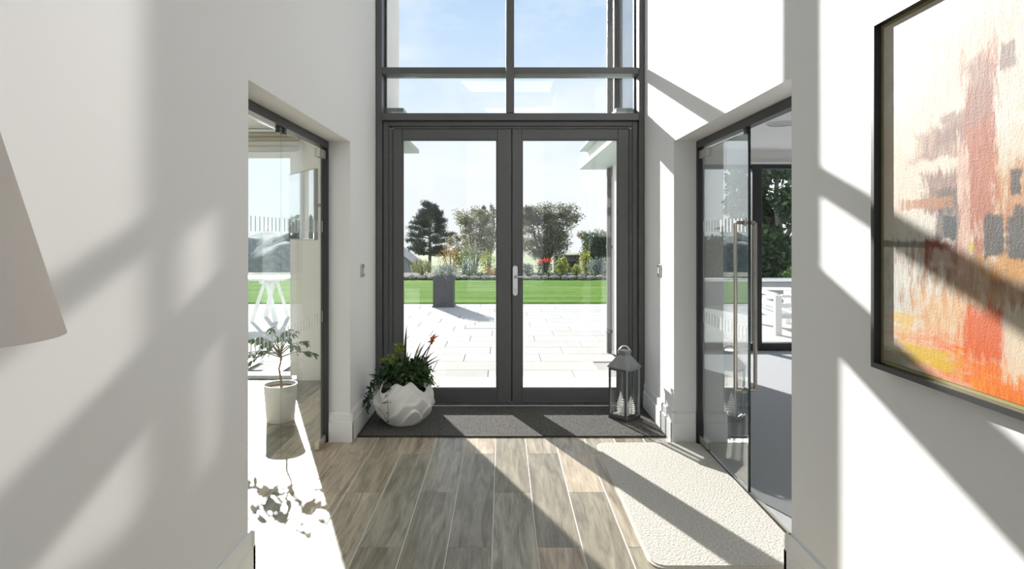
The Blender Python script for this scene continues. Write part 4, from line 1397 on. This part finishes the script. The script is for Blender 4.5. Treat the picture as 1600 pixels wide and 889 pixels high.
# ------------------------------------------------------------------ trees
M['bark'] = mat('grey_brown_bark', (0.10, 0.085, 0.07), 0.9, var=.3, scale=8)
M['pine'] = leaf_mat('pine_needles', [(0.035, 0.05, 0.035), (0.06, 0.085, 0.06), (0.10, 0.125, 0.09)], .6, .15)
def pine(x, y, zb_, h, label):
    o = empty('pine_tree', (x, y, zb_))
    b = MB(); rp_ = random.Random(21)
    b.tube([(0, 0, 0), (.05, 0, h * .4), (0.0, 0, h * .75), (.03, 0, h * .97)], [h * .028, h * .02, h * .012, h * .004], 8)
    P = []
    nb = 34
    for k in range(nb):
        t = .30 + .68 * k / nb
        a = k * 2.4 + rp_.uniform(-.4, .4)
        L_ = h * (.30 * (1 - ((t - .38) / .62) ** 2 * .85) if t > .38 else .24) * rp_.uniform(.75, 1.15)
        s0 = Vector((.03, 0, h * t))
        e_ = s0 + Vector((math.cos(a) * L_, math.sin(a) * L_, h * rp_.uniform(.0, .05)))
        b.tube([s0, s0.lerp(e_, .5) + Vector((0, 0, -h * .01)), e_], [h * .007, h * .005, h * .002], 5)
        for q in (.45, .65, .82, 1.0):
            c = s0.lerp(e_, q)
            P.append(ball_pts(230, (c.x, c.y, c.z + h * .012), (h * .075, h * .075, h * rp_.uniform(.028, .05)), .1))
    P.append(ball_pts(300, (.02, 0, h * .97), (h * .06, h * .06, h * .035), .1))
    # a lower side limb on the left
    for dx, dz in ((-.16, .20), (-.22, .17), (-.12, .16), (-.18, .12)):
        P.append(ball_pts(160, (dx * h, 0, dz * h), (h * .075, h * .06, h * .05), .1))
    b.tube([(0, 0, h * .08), (-.10 * h, 0, h * .14), (-.2 * h, 0, h * .19)], [h * .012, h * .008, h * .003], 6)
    b.build('trunk', M['bark'], o)
    f = leaf_cloud('needles', np.concatenate(P), h * .030, M['pine'], o, .22); f['kind'] = 'stuff'
    tag(o, label, 'tree')
pine(-5.35, 45.0, -1.75, 5.35, 'dark pine tree with layered boughs left of the flower bed')
def tree(name, x, y, zb_, h, rx, cols, label, n=6000, size=.09, seed=1, trunk_h=.25, stems=5):
    o = empty(name, (x, y, zb_))
    rp_ = random.Random(seed)
    key = 'tree_' + str(cols)
    if key not in M: M[key] = leaf_mat('tree_leaves', cols, .55, .3)
    b = MB(); P = []
    for s_ in range(stems):
        a = 2 * PI * s_ / stems + rp_.uniform(-.4, .4)
        lean = rp_.uniform(.25, .6) * rx
        top = Vector((math.cos(a) * lean, math.sin(a) * lean, h * rp_.uniform(.78, .97)))
        b.tube([(0, 0, 0), (top.x * .3, top.y * .3, h * .3), (top.x * .75, top.y * .75, h * .65), top], [h * .016, h * .012, h * .007, h * .002], 6)
        for k in range(9):
            t = .28 + .7 * k / 9
            c0 = Vector((top.x * t, top.y * t, h * t))
            a2 = rp_.uniform(0, 2 * PI)
            L_ = rx * rp_.uniform(.3, .75) * (1.05 - abs(t - .5))
            e_ = c0 + Vector((math.cos(a2) * L_, math.sin(a2) * L_, h * rp_.uniform(.02, .10)))
            b.tube([c0, e_], [h * .004, h * .0015], 4)
            P.append(ball_pts(n // (stems * 9), (e_ * .7 + c0 * .3), (rx * .26, rx * .26, h * .085), .0))
        P.append(ball_pts(n // (stems * 6), top, (rx * .12, rx * .12, h * .06), .0))
    b.build('trunk', M['bark'], o)
    f = leaf_cloud('foliage', np.concatenate(P), size, M[key], o, .5); f['kind'] = 'stuff'
    tag(o, label, 'tree')
BIR = [(0.10, 0.11, 0.05), (0.20, 0.20, 0.10), (0.33, 0.31, 0.18), (0.46, 0.44, 0.30)]
OLV = [(0.08, 0.09, 0.06), (0.15, 0.16, 0.10), (0.24, 0.24, 0.16), (0.36, 0.33, 0.22)]
tree('birch_tree', -1.30, 30.0, -.55, 3.2, 1.5, BIR, 'airy brown-green tree filling the left door pane beside the stile', 11000, .085, 4, stems=6)
tree('birch_tree', 0.55, 35.0, -.85, 3.7, 1.3, BIR, 'airy tree half hidden by the centre stile of the doors', 8500, .09, 8)
tree('grey_green_tree', 2.10, 30.0, -.55, 3.35, 2.0, OLV, 'broad grey-green tree in the right door pane behind the red flowers', 19000, .09, 13, stems=7)
tree('small_tree', -2.75, 36.0, -.8, 2.2, .9, BIR, 'small thin tree between the pine and the birch', 2200, .09, 17, stems=4)
tree('conifer_tip', -0.95, 44.0, -1.4, 4.95, .75, [(0.05, 0.06, 0.05), (0.10, 0.11, 0.09)], 'distant dark conifer peeping over the left birch tree', 2200, .13, 19, stems=2)
tree('grey_green_tree', 5.2, 36.0, -.9, 2.6, 1.3, OLV, 'distant grey tree to the right behind the hedge', 2800, .10, 23)
# background tree belt seen from the side windows
DG = [(0.015, 0.035, 0.015), (0.035, 0.075, 0.025), (0.07, 0.13, 0.045), (0.13, 0.20, 0.08)]
def leafy_wall(x, y, h, r, label, n=6000, seed=3):
    o = empty('evergreen_tree', (x, y, -.1))
    key = 'tree_' + str(DG)
    if key not in M: M[key] = leaf_mat('evergreen_leaves', DG, .4, .2)
    rp_ = random.Random(seed); P = []
    b = MB()
    b.tube([(0, 0, 0), (.1, 0, h * .3), (-.05, 0, h * .6), (0, 0, h * .85)], [.13, .10, .07, .03], 8)
    b.tube([(.1, 0, h * .3), (.5, -.3, h * .55), (.75, -.4, h * .75)], [.07, .05, .02], 6)
    b.build('trunk', mat('pale_bark', (0.42, 0.40, 0.37), .85, var=.2, scale=5), o)
    for k in range(34):
        a, zz = rp_.uniform(0, 2 * PI), rp_.uniform(.04, .95)
        rad = r * (1 - .35 * zz ** 2)
        P.append(ball_pts(n // 34, (math.cos(a) * rad * .8, math.sin(a) * rad * .8, zz * h), (r * .46, r * .46, h * .13), .05))
    f = leaf_cloud('foliage', np.concatenate(P), .15, M[key], o, .5); f['kind'] = 'stuff'
    tag(o, label, 'tree')
leafy_wall(7.35, 16.4, 4.1, 1.25, 'tall dark evergreen seen through the right room window', 52000, 3)
leafy_wall(10.6, 15.8, 3.9, 1.2, 'tall dark evergreen furthest right beyond the garden wall', 4000, 6)
hedge('clipped_hedge', 4.3, 5.85, 14.3, 15.2, -.1, 1.33, 'clipped laurel hedge beyond the low garden wall outside the right room', 4500, .10, [(0.02, 0.05, 0.025), (0.05, 0.10, 0.05), (0.09, 0.15, 0.08)])
shrub('green_shrub', 6.9, 13.75, -.05, .75, .42, G1 + [(0.24, 0.30, 0.08)], 'bushy light green shrub below the dark evergreens', 2200, .09)
leafy_wall(-11.5, 7.6, 1.9, 1.1, 'bushy evergreen on the garden side beyond the left room', 5000, 11)
leafy_wall(-11.2, 11.0, 1.95, 1.1, 'second bushy evergreen on the garden side beyond the left room', 5000, 12)

# ------------------------------------------------------------------ low garden wall and white bench (right)
gw = empty('garden_wall', (6.3, 12.7, tz))
MB().box(-2.4, 3.0, -.11, .11, 0, .50).build('wall_body', mat('grey_garden_render', (0.30, 0.30, 0.30), .85, var=.1, scale=4), gw)
MB().box(-2.43, 3.03, -.15, .15, .50, .56, bev=.006).build('coping', M['trim'], gw)
tag(gw, 'low grey garden wall with white coping outside the right room', 'wall')
bn = empty('white_bench', (4.36, 9.55, tz), R(84))
def bp(name, *a): return MB().box(*a, bev=.004).build(name, M['trim'], bn)
for x0 in (-.62, .62):
    for y0, zt_ in ((-.28, .55), (.28, .58)):
        bp('leg', x0 - .045, x0 + .045, y0 - .045, y0 + .045, 0, zt_)
    bp('armrest', x0 - .05, x0 + .05, -.33, .234, .551, .59)
    bp('side_rail', x0 - .02, x0 + .02, -.234, .234, .40, .46)
    bp('side_rail', x0 - .02, x0 + .02, -.234, .234, .24, .30)
for k in range(5):
    bp('seat_slat', -.70, .70, -.234 + .094 * k, -.234 + .094 * k + .078, .301, .325)
for z0, z1 in ((.545, .60), (.40, .46), (.24, .30)):
    bp('back_rail', -.574, .574, .255, .305, z0, z1)
bp('front_rail', -.574, .574, -.305, -.255, .24, .30)
tag(bn, 'low white railed garden bench on the terrace outside the right room', 'bench')
# white garden table (left)
gt = empty('garden_table', (-5.2, 10.6, tz))
for k in range(6):
    MB().box(-1.58, 1.58, -.42 + .142 * k, -.42 + .142 * k + .13, .70, .735, bev=.004).build('top_board', M['trim'], gt)
for x0 in (-1.2, 1.2):
    MB().box(x0 - .04, x0 + .04, -.40, .40, .645, .699).build('cross_rail', M['trim'], gt)
    for sy in (-1, 1):
        for sx in (-1, 1):
            MB().bar((x0 + sx * .20, sy * .30, 0.0), (x0 + sx * .03, sy * .22, .645), .055, .055).build('leg', M['trim'], gt)
tag(gt, 'long white boarded garden table on splayed legs outside the left room', 'table')

# ------------------------------------------------------------------ neighbouring house and reflection box
nh = empty('neighbour_house', (-10.9, 52, -2.6))
M['house_wall'] = mat('pale_house_render', (0.42, 0.42, 0.42), .9, var=.06, scale=2)
b = MB(); b.poly([(-3, 0, 0), (3.2, 0, 0), (3.2, 0, 1.6), (.6, 0, 3.6), (-3, 0, 3.6)], (0, 5, 0)); b.build('gable_wall', M['house_wall'], nh)
b = MB(); b.poly([(.5, -.2, 3.62), (3.5, -.2, 1.35), (3.55, -.2, 1.47), (.55, -.2, 3.76)], (0, 5.4, 0)); b.build('roof', mat('grey_slate_roof', (0.22, 0.22, 0.23), .8, var=.15, scale=3), nh)
MB().box(1.0, 1.6, -.03, .0, 1.0, 1.7).build('window', M['black'], nh)
tag(nh, 'pale gabled neighbouring house partly hidden behind the pine', 'house')
sh = empty('reflection_box', (2.85, 27.0, -.4))  # solid box standing in for a reflection in the door glass
b = MB(); b.box(-.52, .52, 0, .9, 0, .85); b.build('body', mat('grey_box_side', (0.13, 0.13, 0.135), .8, var=.2, scale=3, stretch=(1, 1, 12)), sh)
MB().box(-.58, .58, -.08, .96, .85, .91).build('roof', mat('dark_box_top', (0.08, 0.08, 0.085), .9), sh)  # top edge of the reflected shape
MB().box(-.15, .4, -.02, -.001, .35, .65).build('window', M['black'], sh)  # dark middle of the reflected shape
tag(sh, 'small grey box behind the red flowers standing in for a reflection in the glass', 'reflection box')
